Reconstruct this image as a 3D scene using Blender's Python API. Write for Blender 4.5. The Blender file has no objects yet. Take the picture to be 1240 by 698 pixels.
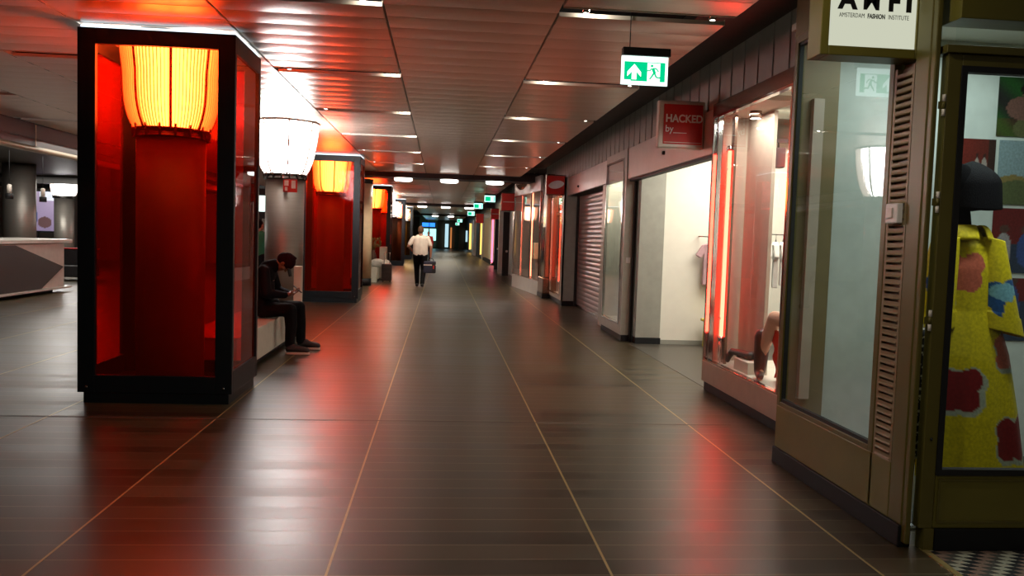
import bpy, math, random
from mathutils import Vector, Matrix, noise
random.seed(7)
sc = bpy.context.scene
COL = sc.collection
PI = math.pi

# ------------------------------------------------------------------ materials
def nodes(name):
    m = bpy.data.materials.new(name); m.use_nodes = True
    nt = m.node_tree; nt.nodes.clear()
    out = nt.nodes.new('ShaderNodeOutputMaterial')
    return m, nt, out
def N(nt, t, **kw):
    n = nt.nodes.new(t)
    for k, v in kw.items():
        if k in n.inputs: n.inputs[k].default_value = v
        else: setattr(n, k, v)
    return n
def L(nt, a, b): nt.links.new(a, b)
def c4(c): return (c[0], c[1], c[2], 1.0)
def s2l(r, g, b):
    f = lambda v: (v/255/12.92) if v/255 <= .04045 else ((v/255+.055)/1.055)**2.4
    return (f(r), f(g), f(b))

def paint(name, col, rough=.5, metal=0., var=.06, bump=0., scale=8., spec=.5, stretch=None):
    m, nt, out = nodes(name)
    b = N(nt, 'ShaderNodeBsdfPrincipled')
    b.inputs['Roughness'].default_value = rough; b.inputs['Metallic'].default_value = metal
    b.inputs['Specular IOR Level'].default_value = spec
    tc = N(nt, 'ShaderNodeTexCoord'); src = tc.outputs['Object']
    if stretch:
        mp = N(nt, 'ShaderNodeMapping'); mp.inputs['Scale'].default_value = stretch
        L(nt, src, mp.inputs['Vector']); src = mp.outputs['Vector']
    nz = N(nt, 'ShaderNodeTexNoise'); nz.inputs['Scale'].default_value = scale; nz.inputs['Detail'].default_value = 3
    L(nt, src, nz.inputs['Vector'])
    cr = N(nt, 'ShaderNodeValToRGB')
    cr.color_ramp.elements[0].position = .3; cr.color_ramp.elements[1].position = .7
    cr.color_ramp.elements[0].color = c4([max(0, x*(1-var)) for x in col]); cr.color_ramp.elements[1].color = c4([min(1, x*(1+var)) for x in col])
    L(nt, nz.outputs['Fac'], cr.inputs['Fac']); L(nt, cr.outputs['Color'], b.inputs['Base Color'])
    if bump:
        bp = N(nt, 'ShaderNodeBump'); bp.inputs['Strength'].default_value = bump; bp.inputs['Distance'].default_value = .01
        L(nt, nz.outputs['Fac'], bp.inputs['Height']); L(nt, bp.outputs['Normal'], b.inputs['Normal'])
    L(nt, b.outputs['BSDF'], out.inputs['Surface'])
    return m
def emit(name, col, strength):
    m, nt, out = nodes(name)
    e = N(nt, 'ShaderNodeEmission'); e.inputs['Color'].default_value = c4(col); e.inputs['Strength'].default_value = strength
    L(nt, e.outputs['Emission'], out.inputs['Surface'])
    return m
def glass(name, tint, ior=1.45, rough=.0, refl=(1, 1, 1), haze=None, haze_amount=.0):
    m, nt, out = nodes(name)
    t = N(nt, 'ShaderNodeBsdfTransparent'); t.inputs['Color'].default_value = c4(tint)
    g = N(nt, 'ShaderNodeBsdfGlossy'); g.inputs['Roughness'].default_value = rough; g.inputs['Color'].default_value = c4(refl)
    f = N(nt, 'ShaderNodeFresnel'); f.inputs['IOR'].default_value = ior
    mx = N(nt, 'ShaderNodeMixShader')
    # the thin slab mirrors on its outer skin only, so light leaving the slab is never trapped
    ge = N(nt, 'ShaderNodeNewGeometry'); sb = N(nt, 'ShaderNodeMath', operation='SUBTRACT'); sb.inputs[0].default_value = 1
    L(nt, ge.outputs['Backfacing'], sb.inputs[1])
    mu = N(nt, 'ShaderNodeMath', operation='MULTIPLY'); L(nt, f.outputs['Fac'], mu.inputs[0]); L(nt, sb.outputs[0], mu.inputs[1])
    L(nt, mu.outputs[0], mx.inputs['Fac'])
    base = t.outputs['BSDF']
    if haze:
        df = N(nt, 'ShaderNodeBsdfDiffuse'); df.inputs['Color'].default_value = c4(haze)
        hm = N(nt, 'ShaderNodeMixShader'); hm.inputs['Fac'].default_value = haze_amount
        L(nt, base, hm.inputs[1]); L(nt, df.outputs['BSDF'], hm.inputs[2]); base = hm.outputs['Shader']
    L(nt, base, mx.inputs[1]); L(nt, g.outputs['BSDF'], mx.inputs[2])
    L(nt, mx.outputs['Shader'], out.inputs['Surface'])
    return m
def vcol(name, rough=.6, spec=.3, emit_strength=0.):
    m, nt, out = nodes(name)
    b = N(nt, 'ShaderNodeBsdfPrincipled'); b.inputs['Roughness'].default_value = rough; b.inputs['Specular IOR Level'].default_value = spec
    a = N(nt, 'ShaderNodeVertexColor'); a.layer_name = 'pattern'
    nz = N(nt, 'ShaderNodeTexNoise'); nz.inputs['Scale'].default_value = 60; nz.inputs['Detail'].default_value = 4
    tc = N(nt, 'ShaderNodeTexCoord'); L(nt, tc.outputs['Object'], nz.inputs['Vector'])
    cr = N(nt, 'ShaderNodeValToRGB'); cr.color_ramp.elements[0].position = .35; cr.color_ramp.elements[0].color = (.75, .75, .75, 1)
    cr.color_ramp.elements[1].position = .65
    L(nt, nz.outputs['Fac'], cr.inputs['Fac'])
    mx = N(nt, 'ShaderNodeMix'); mx.data_type = 'RGBA'; mx.blend_type = 'MULTIPLY'; mx.inputs[0].default_value = 1
    L(nt, a.outputs['Color'], mx.inputs[6]); L(nt, cr.outputs['Color'], mx.inputs[7])
    L(nt, mx.outputs[2], b.inputs['Base Color'])
    if emit_strength:
        L(nt, a.outputs['Color'], b.inputs['Emission Color']); b.inputs['Emission Strength'].default_value = emit_strength
    L(nt, b.outputs['BSDF'], out.inputs['Surface'])
    return m

def floor_material():
    m, nt, out = nodes('floor_planks')
    b = N(nt, 'ShaderNodeBsdfPrincipled')
    tc = N(nt, 'ShaderNodeTexCoord')
    mp = N(nt, 'ShaderNodeMapping'); mp.inputs['Location'].default_value = (.493, .05, 0)
    L(nt, tc.outputs['Object'], mp.inputs['Vector'])
    br = N(nt, 'ShaderNodeTexBrick'); br.offset = 0; br.squash = 1
    br.inputs['Scale'].default_value = 1; br.inputs['Brick Width'].default_value = 1.35; br.inputs['Row Height'].default_value = .192
    br.inputs['Mortar Size'].default_value = .0032; br.inputs['Mortar Smooth'].default_value = .1; br.inputs['Bias'].default_value = 0
    br.inputs['Color1'].default_value = (0, 0, 0, 1); br.inputs['Color2'].default_value = (1, 1, 1, 1); br.inputs['Mortar'].default_value = (.5, .5, .5, 1)
    L(nt, mp.outputs['Vector'], br.inputs['Vector'])
    ms = N(nt, 'ShaderNodeMapping'); ms.inputs['Scale'].default_value = (.7, 9, 1)
    L(nt, tc.outputs['Object'], ms.inputs['Vector'])
    nz = N(nt, 'ShaderNodeTexNoise'); nz.inputs['Scale'].default_value = 1.1; nz.inputs['Detail'].default_value = 2
    L(nt, ms.outputs['Vector'], nz.inputs['Vector'])
    big = N(nt, 'ShaderNodeTexNoise'); big.inputs['Scale'].default_value = .8; big.inputs['Detail'].default_value = 2
    L(nt, tc.outputs['Object'], big.inputs['Vector'])
    r1 = N(nt, 'ShaderNodeMix'); r1.data_type = 'RGBA'
    r1.inputs[6].default_value = c4(FLOOR_A); r1.inputs[7].default_value = c4(FLOOR_B)
    ad = N(nt, 'ShaderNodeMath', operation='MULTIPLY'); ad.inputs[1].default_value = .62
    L(nt, br.outputs['Color'], ad.inputs[0])
    ad2 = N(nt, 'ShaderNodeMath', operation='MULTIPLY_ADD'); ad2.inputs[1].default_value = .38
    L(nt, nz.outputs['Fac'], ad2.inputs[0]); L(nt, ad.outputs[0], ad2.inputs[2])
    L(nt, ad2.outputs[0], r1.inputs[0])
    mm = N(nt, 'ShaderNodeMix'); mm.data_type = 'RGBA'; mm.inputs[7].default_value = c4((.20, .17, .10))
    L(nt, br.outputs['Fac'], mm.inputs[0]); L(nt, r1.outputs[2], mm.inputs[6])
    L(nt, mm.outputs[2], b.inputs['Base Color'])
    mr = N(nt, 'ShaderNodeMapRange'); mr.inputs['To Min'].default_value = FLOOR_R[0]; mr.inputs['To Max'].default_value = FLOOR_R[1]
    L(nt, ad2.outputs[0], mr.inputs['Value']); L(nt, mr.outputs['Result'], b.inputs['Roughness'])
    b.inputs['Specular IOR Level'].default_value = .36
    bp = N(nt, 'ShaderNodeBump'); bp.inputs['Strength'].default_value = .05; bp.inputs['Distance'].default_value = .004
    L(nt, ad2.outputs[0], bp.inputs['Height'])
    bp2 = N(nt, 'ShaderNodeBump'); bp2.invert = True; bp2.inputs['Strength'].default_value = .3; bp2.inputs['Distance'].default_value = .002
    L(nt, br.outputs['Fac'], bp2.inputs['Height']); L(nt, bp.outputs['Normal'], bp2.inputs['Normal'])
    L(nt, bp2.outputs['Normal'], b.inputs['Normal'])
    L(nt, b.outputs['BSDF'], out.inputs['Surface'])
    return m
FLOOR_A = (.016, .0118, .0055); FLOOR_B = (.082, .063, .032); FLOOR_R = (.30, .40)

def mosaic_material():
    # small rhombic mosaic of black, pink, grey and cream stones
    m, nt, out = nodes('mosaic_tile')
    b = N(nt, 'ShaderNodeBsdfPrincipled'); b.inputs['Roughness'].default_value = .5
    tc = N(nt, 'ShaderNodeTexCoord')
    sp = N(nt, 'ShaderNodeSeparateXYZ'); L(nt, tc.outputs['Object'], sp.inputs[0])
    def mth(op, a, bb=None):
        n = N(nt, 'ShaderNodeMath', operation=op)
        if isinstance(a, (int, float)): n.inputs[0].default_value = a
        else: L(nt, a, n.inputs[0])
        if bb is not None:
            if isinstance(bb, (int, float)): n.inputs[1].default_value = bb
            else: L(nt, bb, n.inputs[1])
        return n.outputs[0]
    u = mth('FLOOR', mth('DIVIDE', mth('ADD', sp.outputs[0], mth('MULTIPLY', sp.outputs[1], .55)), .062))
    v = mth('FLOOR', mth('DIVIDE', sp.outputs[1], .042))
    ev = mth('FLOORED_MODULO', mth('ADD', u, v), 2)
    k = mth('FLOORED_MODULO', mth('ADD', u, mth('MULTIPLY', v, 3)), 4)
    dark = N(nt, 'ShaderNodeMix'); dark.data_type = 'RGBA'; dark.inputs[6].default_value = c4((.07, .062, .05)); dark.inputs[7].default_value = c4((.012, .012, .014))
    L(nt, mth('GREATER_THAN', k, 1.5), dark.inputs[0])
    light = N(nt, 'ShaderNodeMix'); light.data_type = 'RGBA'; light.inputs[6].default_value = c4((.36, .34, .25)); light.inputs[7].default_value = c4((.24, .15, .11))
    L(nt, mth('GREATER_THAN', k, 1.5), light.inputs[0])
    mx = N(nt, 'ShaderNodeMix'); mx.data_type = 'RGBA'
    L(nt, ev, mx.inputs[0]); L(nt, dark.outputs[2], mx.inputs[6]); L(nt, light.outputs[2], mx.inputs[7])
    L(nt, mx.outputs[2], b.inputs['Base Color']); L(nt, b.outputs['BSDF'], out.inputs['Surface'])
    return m

M = {}
M['floor'] = floor_material(); M['mosaic'] = mosaic_material()
M['brass'] = paint('brass_strip', (.42, .33, .13), .4, .4)
M['seam'] = paint('dark_seam', (.03, .025, .02), .6)
M['ceiling'] = paint('ceiling_aluminium', (.92, .74, .62), .28, .2, var=.04, scale=3, stretch=(.6, 6, 1))
M['lip'] = paint('ceiling_edge', (.88, .80, .70), .5, 0)
M['void'] = paint('dark_void', (.008, .008, .008), .8)
M['blacksteel'] = paint('black_steel', (.012, .016, .02), .38, .3)
M['blackmat'] = paint('black_matt', (.01, .01, .011), .6)
M['redglass'] = glass('red_glass', (.985, .255, .09), 1.2, haze=(.75, .075, .022), haze_amount=.085)
M['redglass_deep'] = glass('deep_red_glass', (.80, .055, .03), 1.42)
M['amberglass'] = glass('amber_glass', (1, .75, .3), 1.42)
M['brownglass'] = glass('brown_glass', (.75, .5, .38), 1.42)
M['clear'] = glass('shop_glass', (.97, .985, .98), 1.5)
M['clear_strong'] = glass('old_shop_glass', (.92, .94, .93), 1.62)
M['lantern'] = emit('lantern_glow', (1, .97, .95), 36.)
M['fin'] = paint('lantern_fin', (.55, .45, .40), .4, .3)
M['chrome'] = paint('chrome', (.62, .62, .62), .12, 1.)
M['chrome_dark'] = paint('dark_chrome', (.25, .24, .24), .2, 1.)
M['column'] = paint('column_metal', (.30, .28, .25), .42, .55, var=.05, scale=2, stretch=(1, 1, 30))
M['column_cream'] = paint('column_cream', (.78, .60, .38), .5)
M['column_red'] = paint('column_painted', (.34, .30, .27), .5, .2)
M['white'] = paint('white_lacquer', (.72, .68, .58), .35)
M['whitewall'] = paint('white_wall', (.78, .75, .66), .7, var=.02)
M['beige'] = paint('beige_panel', (.56, .45, .36), .55)
M['grey'] = paint('grey_panel', (.33, .33, .29), .4, .2)
M['silver'] = paint('silver_panel', (.66, .63, .59), .32, .45, scale=3)
M['ribbed'] = paint('ribbed_metal', (.30, .30, .26), .45, .2)
M['bronze'] = paint('bronze_panel', (.165, .142, .022), .40, .08, scale=4)
M['bronze_dark'] = paint('bronze_frame', (.125, .105, .020), .40, .08, scale=4)
M['louver'] = paint('louver_brown', (.235, .180, .088), .45, .05)
M['plinth'] = paint('black_plinth', (.009, .010, .012), .5, spec=.25)
M['shutter'] = paint('shutter_slats', (.40, .38, .37), .34, .6, var=.08, scale=2, stretch=(1, 1, 14))
M['brownsteel'] = paint('brown_steel', (.26, .17, .13), .22, .8)
M['dark'] = paint('dark_panel', (.03, .027, .025), .5)
M['neon_orange'] = emit('neon_orange', (1, .05, .02), 6)
M['neon_core'] = emit('neon_core', (1, .032, .018), 28)
M['neon_pink'] = emit('neon_pink', (1, .12, .22), 3)
M['neon_yellow'] = emit('neon_amber', (1, .55, .12), 1.6)
M['lamp'] = emit('downlight_lens', (1, .93, .80), 14)
M['drum'] = emit('drum_lamp', (1, .97, .90), 5)
M['sign_red'] = paint('sign_red', (.58, .022, .016), .5)
M['sign_red_lit'] = paint('sign_red_face', (.42, .018, .014), .25)
M['sign_frame'] = paint('sign_frame', (.62, .54, .47), .35, .1)
M['sign_white'] = paint('sign_white', (.85, .83, .80), .4)
M['exit_green'] = emit('exit_green', (.0, .55, .22), 1.0)
M['exit_white'] = emit('exit_white', (.80, 1, .94), 1.5)
M['exit_far'] = emit('exit_far_white', (.45, 1, .86), 1.6)
M['amfi_face'] = emit('sign_face_lit', (.62, .64, .50), .78)
M['ink'] = paint('sign_ink', (.008, .008, .008), .5)
M['pattern'] = vcol('printed_pattern'); M['photo'] = vcol('photo_print', .35)
M['screen'] = vcol('lit_screen', .4, .3, .55)
M['hair'] = paint('black_hair', (.004, .004, .005), .65, bump=.5, scale=60, stretch=(6, 6, 1), spec=.03)
M['mannequin_dark'] = paint('dark_mannequin', (.003, .003, .0035), .9, spec=.02)
M['mannequin_skin'] = paint('pale_mannequin', (.62, .40, .28), .45)
M['skin'] = paint('skin', (.36, .16, .10), .5)
M['skin_in_shade'] = paint('skin_shaded', (.22, .10, .06), .5)  # copy of the skin with shade put into its colour
M['jacket'] = paint('black_jacket', (.004, .004, .006), .85, spec=.15, bump=.3, scale=14)
M['trousers'] = paint('black_trousers', (.004, .004, .005), .8, spec=.15, bump=.3, scale=12)
M['beanie'] = paint('maroon_knit', (.020, .005, .008), .9, spec=.1, bump=.6, scale=80, stretch=(1, 1, 3))
M['shoe'] = paint('black_shoe', (.014, .012, .012), .5)
M['sole'] = paint('white_sole', (.60, .52, .45), .6)
M['tee'] = paint('white_tee', (.66, .58, .50), .85, bump=.3, scale=10)
M['hair_brown'] = paint('brown_hair', (.10, .045, .02), .6, bump=.4, scale=60)
M['navy'] = paint('navy_fabric', (.016, .02, .045), .7)
M['red_cloth'] = paint('red_cloth', (.55, .02, .02), .8, bump=.4, scale=12)
M['pink_cloth'] = paint('mauve_cloth', (.48, .30, .32), .85, bump=.3, scale=12)
M['pink_top'] = paint('pink_cloth', (.60, .16, .20), .85, bump=.3, scale=12)
M['white_cloth'] = paint('white_cloth', (.80, .78, .74), .85, bump=.3, scale=12)
M['boot'] = paint('maroon_boot', (.05, .014, .016), .4)
M['yellow_seat'] = paint('yellow_seat', (.62, .55, .06), .5)
M['counter'] = paint('counter_white', (.62, .58, .52), .35)
M['charcoal'] = paint('charcoal_inlay', (.022, .020, .020), .45)
M['sofa'] = paint('dark_sofa', (.02, .018, .02), .7)
M['case'] = paint('suitcase_black', (.018, .016, .015), .4)
M['leaf'] = paint('dry_leaf', (.22, .15, .03), .6)
M['pot'] = paint('brown_vase', (.10, .05, .03), .4)
M['bulkhead'] = paint('bulkhead_brown', (.012, .010, .009), .4)
M['rim'] = paint('bulkhead_rim', (.34, .27, .18), .35, .3)
M['blueglow'] = emit('blue_board', (.03, .22, 1), 1.6)
M['daylight'] = emit('lit_exit', (.45, 1, .95), 1.2)
M['warmlit'] = emit('warm_display', (1, .80, .50), 1.1)
M['pinkbox'] = emit('warm_box', (1, .42, .2), 1.3)
M['green_cloth'] = paint('green_cloth', (.02, .12, .05), .8)

# ------------------------------------------------------------------ geometry helpers
class MB:
    def __init__(s): s.v = []; s.f = []; s.sm = []; s.mi = []; s.m = 0
    def add(s, vs, fs, smooth=False):
        o = len(s.v); s.v += [tuple(x) for x in vs]
        for f in fs:
            s.f.append([i+o for i in f]); s.sm.append(smooth); s.mi.append(s.m)
        return s
    def box(s, x0, x1, y0, y1, z0, z1):
        x0, x1 = min(x0, x1), max(x0, x1); y0, y1 = min(y0, y1), max(y0, y1); z0, z1 = min(z0, z1), max(z0, z1)
        vs = [(x, y, z) for z in (z0, z1) for y in (y0, y1) for x in (x0, x1)]
        return s.add(vs, [(0, 2, 3, 1), (4, 5, 7, 6), (0, 1, 5, 4), (2, 6, 7, 3), (0, 4, 6, 2), (1, 3, 7, 5)])
    def prism(s, poly, axis, a0, a1):
        # poly: 2-D outline; axis 'x','y','z' is the extrusion axis
        def P(p, a):
            return {'x': (a, p[0], p[1]), 'y': (p[0], a, p[1]), 'z': (p[0], p[1], a)}[axis]
        n = len(poly)
        vs = [P(p, a0) for p in poly]+[P(p, a1) for p in poly]
        fs = [tuple(range(n)), tuple(range(2*n-1, n-1, -1))]+[(i, i+n, (i+1) % n+n, (i+1) % n) for i in range(n)]
        return s.add(vs, fs)
    def lathe(s, prof, c=(0, 0), seg=48, a0=0, a1=2*PI, caps=True, smooth=True):
        full = abs(a1-a0-2*PI) < 1e-6; n = seg if full else seg+1
        vs = []
        for r, z in prof:
            for k in range(n):
                a = a0+(a1-a0)*k/seg; vs.append((c[0]+r*math.cos(a), c[1]+r*math.sin(a), z))
        fs = []
        for j in range(len(prof)-1):
            for k in range(seg):
                k2 = (k+1) % n
                fs.append((j*n+k, j*n+k2, (j+1)*n+k2, (j+1)*n+k))
        s.add(vs, fs, smooth)
        if caps and full:
            o = len(s.v)-len(vs)
            for j, rev in ((0, True), (len(prof)-1, False)):
                ring = [o+j*n+k for k in range(n)]
                s.f.append(ring[::-1] if rev else ring); s.sm.append(False); s.mi.append(s.m)
        return s
    def tube(s, pts, r, seg=10, caps=True):
        pts = [Vector(p) for p in pts]; rs = r if isinstance(r, (list, tuple)) else [r]*len(pts)
        vs = []; up = Vector((0, 0, 1)); pu = None
        for i, p in enumerate(pts):
            t = (pts[min(i+1, len(pts)-1)]-pts[max(i-1, 0)]).normalized()
            u = pu-t*pu.dot(t) if pu is not None else (up.cross(t) if abs(t.z) < .95 else Vector((1, 0, 0)).cross(t))
            u.normalize(); pu = u; w = t.cross(u)
            for k in range(seg):
                a = 2*PI*k/seg; vs.append(p+(u*math.cos(a)+w*math.sin(a))*rs[i])
        fs = [(j*seg+k, j*seg+(k+1) % seg, (j+1)*seg+(k+1) % seg, (j+1)*seg+k) for j in range(len(pts)-1) for k in range(seg)]
        s.add(vs, fs, True)
        if caps:
            o = len(s.v)-len(vs)
            s.f.append([o+k for k in range(seg)][::-1]); s.sm.append(False); s.mi.append(s.m)
            s.f.append([o+(len(pts)-1)*seg+k for k in range(seg)]); s.sm.append(False); s.mi.append(s.m)
        return s
    def ell(s, c, r, rot=None, seg=20, rings=12):
        c = Vector(c); R = rot or Matrix.Identity(3); vs = []; fs = []
        for j in range(1, rings):
            th = PI*j/rings
            for k in range(seg):
                a = 2*PI*k/seg
                vs.append(c+R@Vector((r[0]*math.sin(th)*math.cos(a), r[1]*math.sin(th)*math.sin(a), r[2]*math.cos(th))))
        t = len(vs); vs += [c+R@Vector((0, 0, r[2])), c+R@Vector((0, 0, -r[2]))]
        for j in range(rings-2):
            for k in range(seg):
                fs.append((j*seg+k, (j+1)*seg+k, (j+1)*seg+(k+1) % seg, j*seg+(k+1) % seg))
        for k in range(seg):
            fs.append((t, k, (k+1) % seg)); fs.append((t+1, (rings-2)*seg+(k+1) % seg, (rings-2)*seg+k))
        return s.add(vs, fs, True)
    def cap(s, p0, r0, p1, r1):
        # tapered capsule, closed
        p0, p1 = Vector(p0), Vector(p1); t = (p1-p0); ln = t.length; t.normalize()
        pts = []; rs = []
        for k in range(5):
            a = PI/2*(1-k/4)
            pts.append(p0-t*r0*math.sin(a)); rs.append(max(1e-4, r0*math.cos(a)))
        for k in range(5):
            a = PI/2*k/4
            pts.append(p1+t*r1*math.sin(a)); rs.append(max(1e-4, r1*math.cos(a)))
        u = (Vector((0, 0, 1)).cross(t) if abs(t.z) < .95 else Vector((1, 0, 0)).cross(t)).normalized(); w = t.cross(u)
        seg = 14; vs = []
        for p, r in zip(pts, rs):
            for k in range(seg):
                a = 2*PI*k/seg; vs.append(p+(u*math.cos(a)+w*math.sin(a))*r)
        fs = [(j*seg+k, j*seg+(k+1) % seg, (j+1)*seg+(k+1) % seg, (j+1)*seg+k) for j in range(len(pts)-1) for k in range(seg)]
        fs += [tuple(range(seg))[::-1], tuple(range((len(pts)-1)*seg, len(pts)*seg))]
        return s.add(vs, fs, True)
    def chain(s, pts, rs):
        for i in range(len(pts)-1): s.cap(pts[i], rs[i], pts[i+1], rs[i+1])
        return s
    def grid(s, fn, nu, nv, smooth=True):
        vs = [fn(i/nu, j/nv) for j in range(nv+1) for i in range(nu+1)]
        fs = [(j*(nu+1)+i, j*(nu+1)+i+1, (j+1)*(nu+1)+i+1, (j+1)*(nu+1)+i) for j in range(nv) for i in range(nu)]
        return s.add(vs, fs, smooth)
    def mesh(s, name, mats, off=Vector((0, 0, 0))):
        me = bpy.data.meshes.new(name)
        me.from_pydata([(v[0]-off[0], v[1]-off[1], v[2]-off[2]) for v in s.v], [], s.f)
        me.polygons.foreach_set('use_smooth', s.sm)
        me.polygons.foreach_set('material_index', s.mi)
        for m in (mats if isinstance(mats, (list, tuple)) else [mats]): me.materials.append(M[m] if isinstance(m, str) else m)
        me.update()
        return me
    def build(s, name, mats, parent=None, bevel=0., origin=None, solid=0., subsurf=0):
        off = Vector(origin) if origin is not None else Vector((0, 0, 0))
        if parent is not None and origin is None: off = Vector(world_loc(parent))
        me = s.mesh(name, mats, off)
        o = bpy.data.objects.new(name, me); COL.objects.link(o)
        if parent is not None:
            o.parent = parent; o.location = off-Vector(world_loc(parent))
        else: o.location = off
        if solid:
            md = o.modifiers.new('thickness', 'SOLIDIFY'); md.thickness = solid; md.offset = 0
        if subsurf:
            md = o.modifiers.new('smooth', 'SUBSURF'); md.levels = md.render_levels = subsurf
        if bevel:
            md = o.modifiers.new('bevel', 'BEVEL'); md.width = bevel; md.segments = 2; md.limit_method = 'ANGLE'; md.angle_limit = .7
        return o
def world_loc(o):
    v = Vector((0, 0, 0))
    while o is not None:
        v += Vector(o.location); o = o.parent
    return v
def tag(o, label, cat, group=None):
    o['label'] = label; o['category'] = cat
    if group: o['group'] = group
    return o
def thing(name, loc, label, cat, group=None):
    o = bpy.data.objects.new(name, None); COL.objects.link(o); o.location = loc; o.empty_display_size = .1
    return tag(o, label, cat, group)
def struct(mb, name, mats, bevel=0., parent=None, **kw):
    o = mb.build(name, mats, parent, bevel, **kw)
    if parent is None: o['kind'] = 'structure'
    return o
def box(x0, x1, y0, y1, z0, z1): return MB().box(x0, x1, y0, y1, z0, z1)
def remesh(mb, name, mat, parent, voxel=.012, smooth=6):
    o = mb.build('tmp', mat, None)
    r = o.modifiers.new('r', 'REMESH'); r.mode = 'VOXEL'; r.voxel_size = voxel; r.use_smooth_shade = True
    s = o.modifiers.new('s', 'SMOOTH'); s.iterations = smooth; s.factor = .5
    dg = bpy.context.evaluated_depsgraph_get(); dg.update()
    me = bpy.data.meshes.new_from_object(o.evaluated_get(dg))
    old = o.data; bpy.data.objects.remove(o); bpy.data.meshes.remove(old)
    me.name = name
    if not me.materials: me.materials.append(M[mat])
    for p in me.polygons: p.use_smooth = True
    off = world_loc(parent) if parent is not None else Vector((0, 0, 0))
    me.transform(Matrix.Translation(-off))
    q = bpy.data.objects.new(name, me); COL.objects.link(q)
    if parent is not None: q.parent = parent
    return q
def text(name, body, size, mat, parent, loc, rot=(PI/2, 0, 0), bold=0., extrude=.001, align='LEFT', sx=1., spacing=1.):
    cu = bpy.data.curves.new(name, 'FONT'); cu.body = body; cu.size = size; cu.extrude = extrude; cu.offset = bold
    cu.align_x = align; cu.space_character = spacing
    o = bpy.data.objects.new('tmp_text', cu); COL.objects.link(o)
    dg = bpy.context.evaluated_depsgraph_get(); dg.update()
    me = bpy.data.meshes.new_from_object(o.evaluated_get(dg)); me.name = name
    bpy.data.objects.remove(o); bpy.data.curves.remove(cu)
    me.materials.clear(); me.materials.append(M[mat])
    q = bpy.data.objects.new(name, me); COL.objects.link(q)
    q.parent = parent; q.rotation_euler = rot; q.scale = (sx, 1, 1)
    q.location = Vector(loc)-world_loc(parent)
    return q
def paint_mesh(o, fn):
    """fn(x, y, z) in the object's world coordinates -> linear rgb, stored as the printed pattern"""
    me = o.data; off = world_loc(o)
    a = me.color_attributes.new('pattern', 'FLOAT_COLOR', 'POINT')
    for i, v in enumerate(me.vertices):
        c = fn(v.co.x+off.x, v.co.y+off.y, v.co.z+off.z); a.data[i].color = (c[0], c[1], c[2], 1)
def copy_tree(o, parent=None, loc=None):
    c = o.copy(); COL.objects.link(c)
    if parent is not None: c.parent = parent
    if loc is not None: c.location = loc
    for ch in [x for x in bpy.data.objects if x.parent == o]: copy_tree(ch, c)
    return c
def frame_rect(mb, axis, pos, thick, a0, a1, z0, z1, w, wb=None, wt=None):
    """rectangular frame in the plane axis=pos (depth thick), opening side widths w, bottom wb, top wt"""
    wb = w if wb is None else wb; wt = w if wt is None else wt
    def B(p0, p1, q0, q1):
        if axis == 'x': mb.box(pos, pos+thick, p0, p1, q0, q1)
        else: mb.box(p0, p1, pos, pos+thick, q0, q1)
    B(a0, a0+w, z0, z1); B(a1-w, a1, z0, z1); B(a0+w, a1-w, z0, z0+wb); B(a0+w, a1-w, z1-wt, z1)
    return mb
def lamp(kind, name, loc, energy, col, size=.2, rot=(0, 0, 0), spot=1.6, size_y=None):
    d = bpy.data.lights.new(name, kind); d.energy = energy; d.color = col
    if kind == 'AREA':
        d.size = size
        if size_y: d.shape = 'RECTANGLE'; d.size_y = size_y
    elif kind == 'SPOT': d.spot_size = spot; d.spot_blend = .6; d.shadow_soft_size = size
    else: d.shadow_soft_size = size
    o = bpy.data.objects.new(name, d); COL.objects.link(o); o.location = loc; o.rotation_euler = rot
    return o
M['beige_sill'] = paint('sill_panel', (.42, .37, .30), .35, .3)
M['shopfloor'] = paint('shop_floor', (.055, .048, .038), .35, scale=14)
M['pier'] = paint('pier_grey', (.40, .40, .34), .4, .1)
M['salmon'] = paint('salmon_panel', (.62, .36, .24), .55)
M['cream_wall'] = paint('cream_wall', (.70, .60, .42), .6)
M['darkcol'] = paint('dark_brown_pier', (.085, .066, .036), .5)
M['daylight_dim'] = emit('pale_light', (.6, .9, 1), .7)
M['neon_dim'] = emit('orange_light', (1, .35, .1), .5)
M['joint'] = paint('floor_joint', (.12, .10, .07), .5)
M['neon_soft'] = emit('neon_soft', (1, .17, .085), 8)
M['endwall'] = paint('end_wall', (.10, .08, .05), .6)
# ================================================================== SETTING
CZ = 3.335
ML = -1.845                                    # left edge of the walkway, then a line every 1.35 m
LX = [ML+1.35*k for k in range(-6, 4)]
# floor
struct(box(-30, 8, -6, 110, -.05, 0), 'floor', 'floor')
for k, x in enumerate(LX):
    for a, b in ((-6, 6.985), (7.015, 80)):
        struct(box(x-.006, x+.006, a, b, -.01, .0012), 'trim_%d' % (k+1), 'brass')
struct(box(-14, 2.6, 6.985, 7.0, -.01, .001), 'trim_20', 'joint'); struct(box(-14, 2.6, 7.0, 7.014, -.01, .0014), 'trim_21', 'seam')
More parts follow.
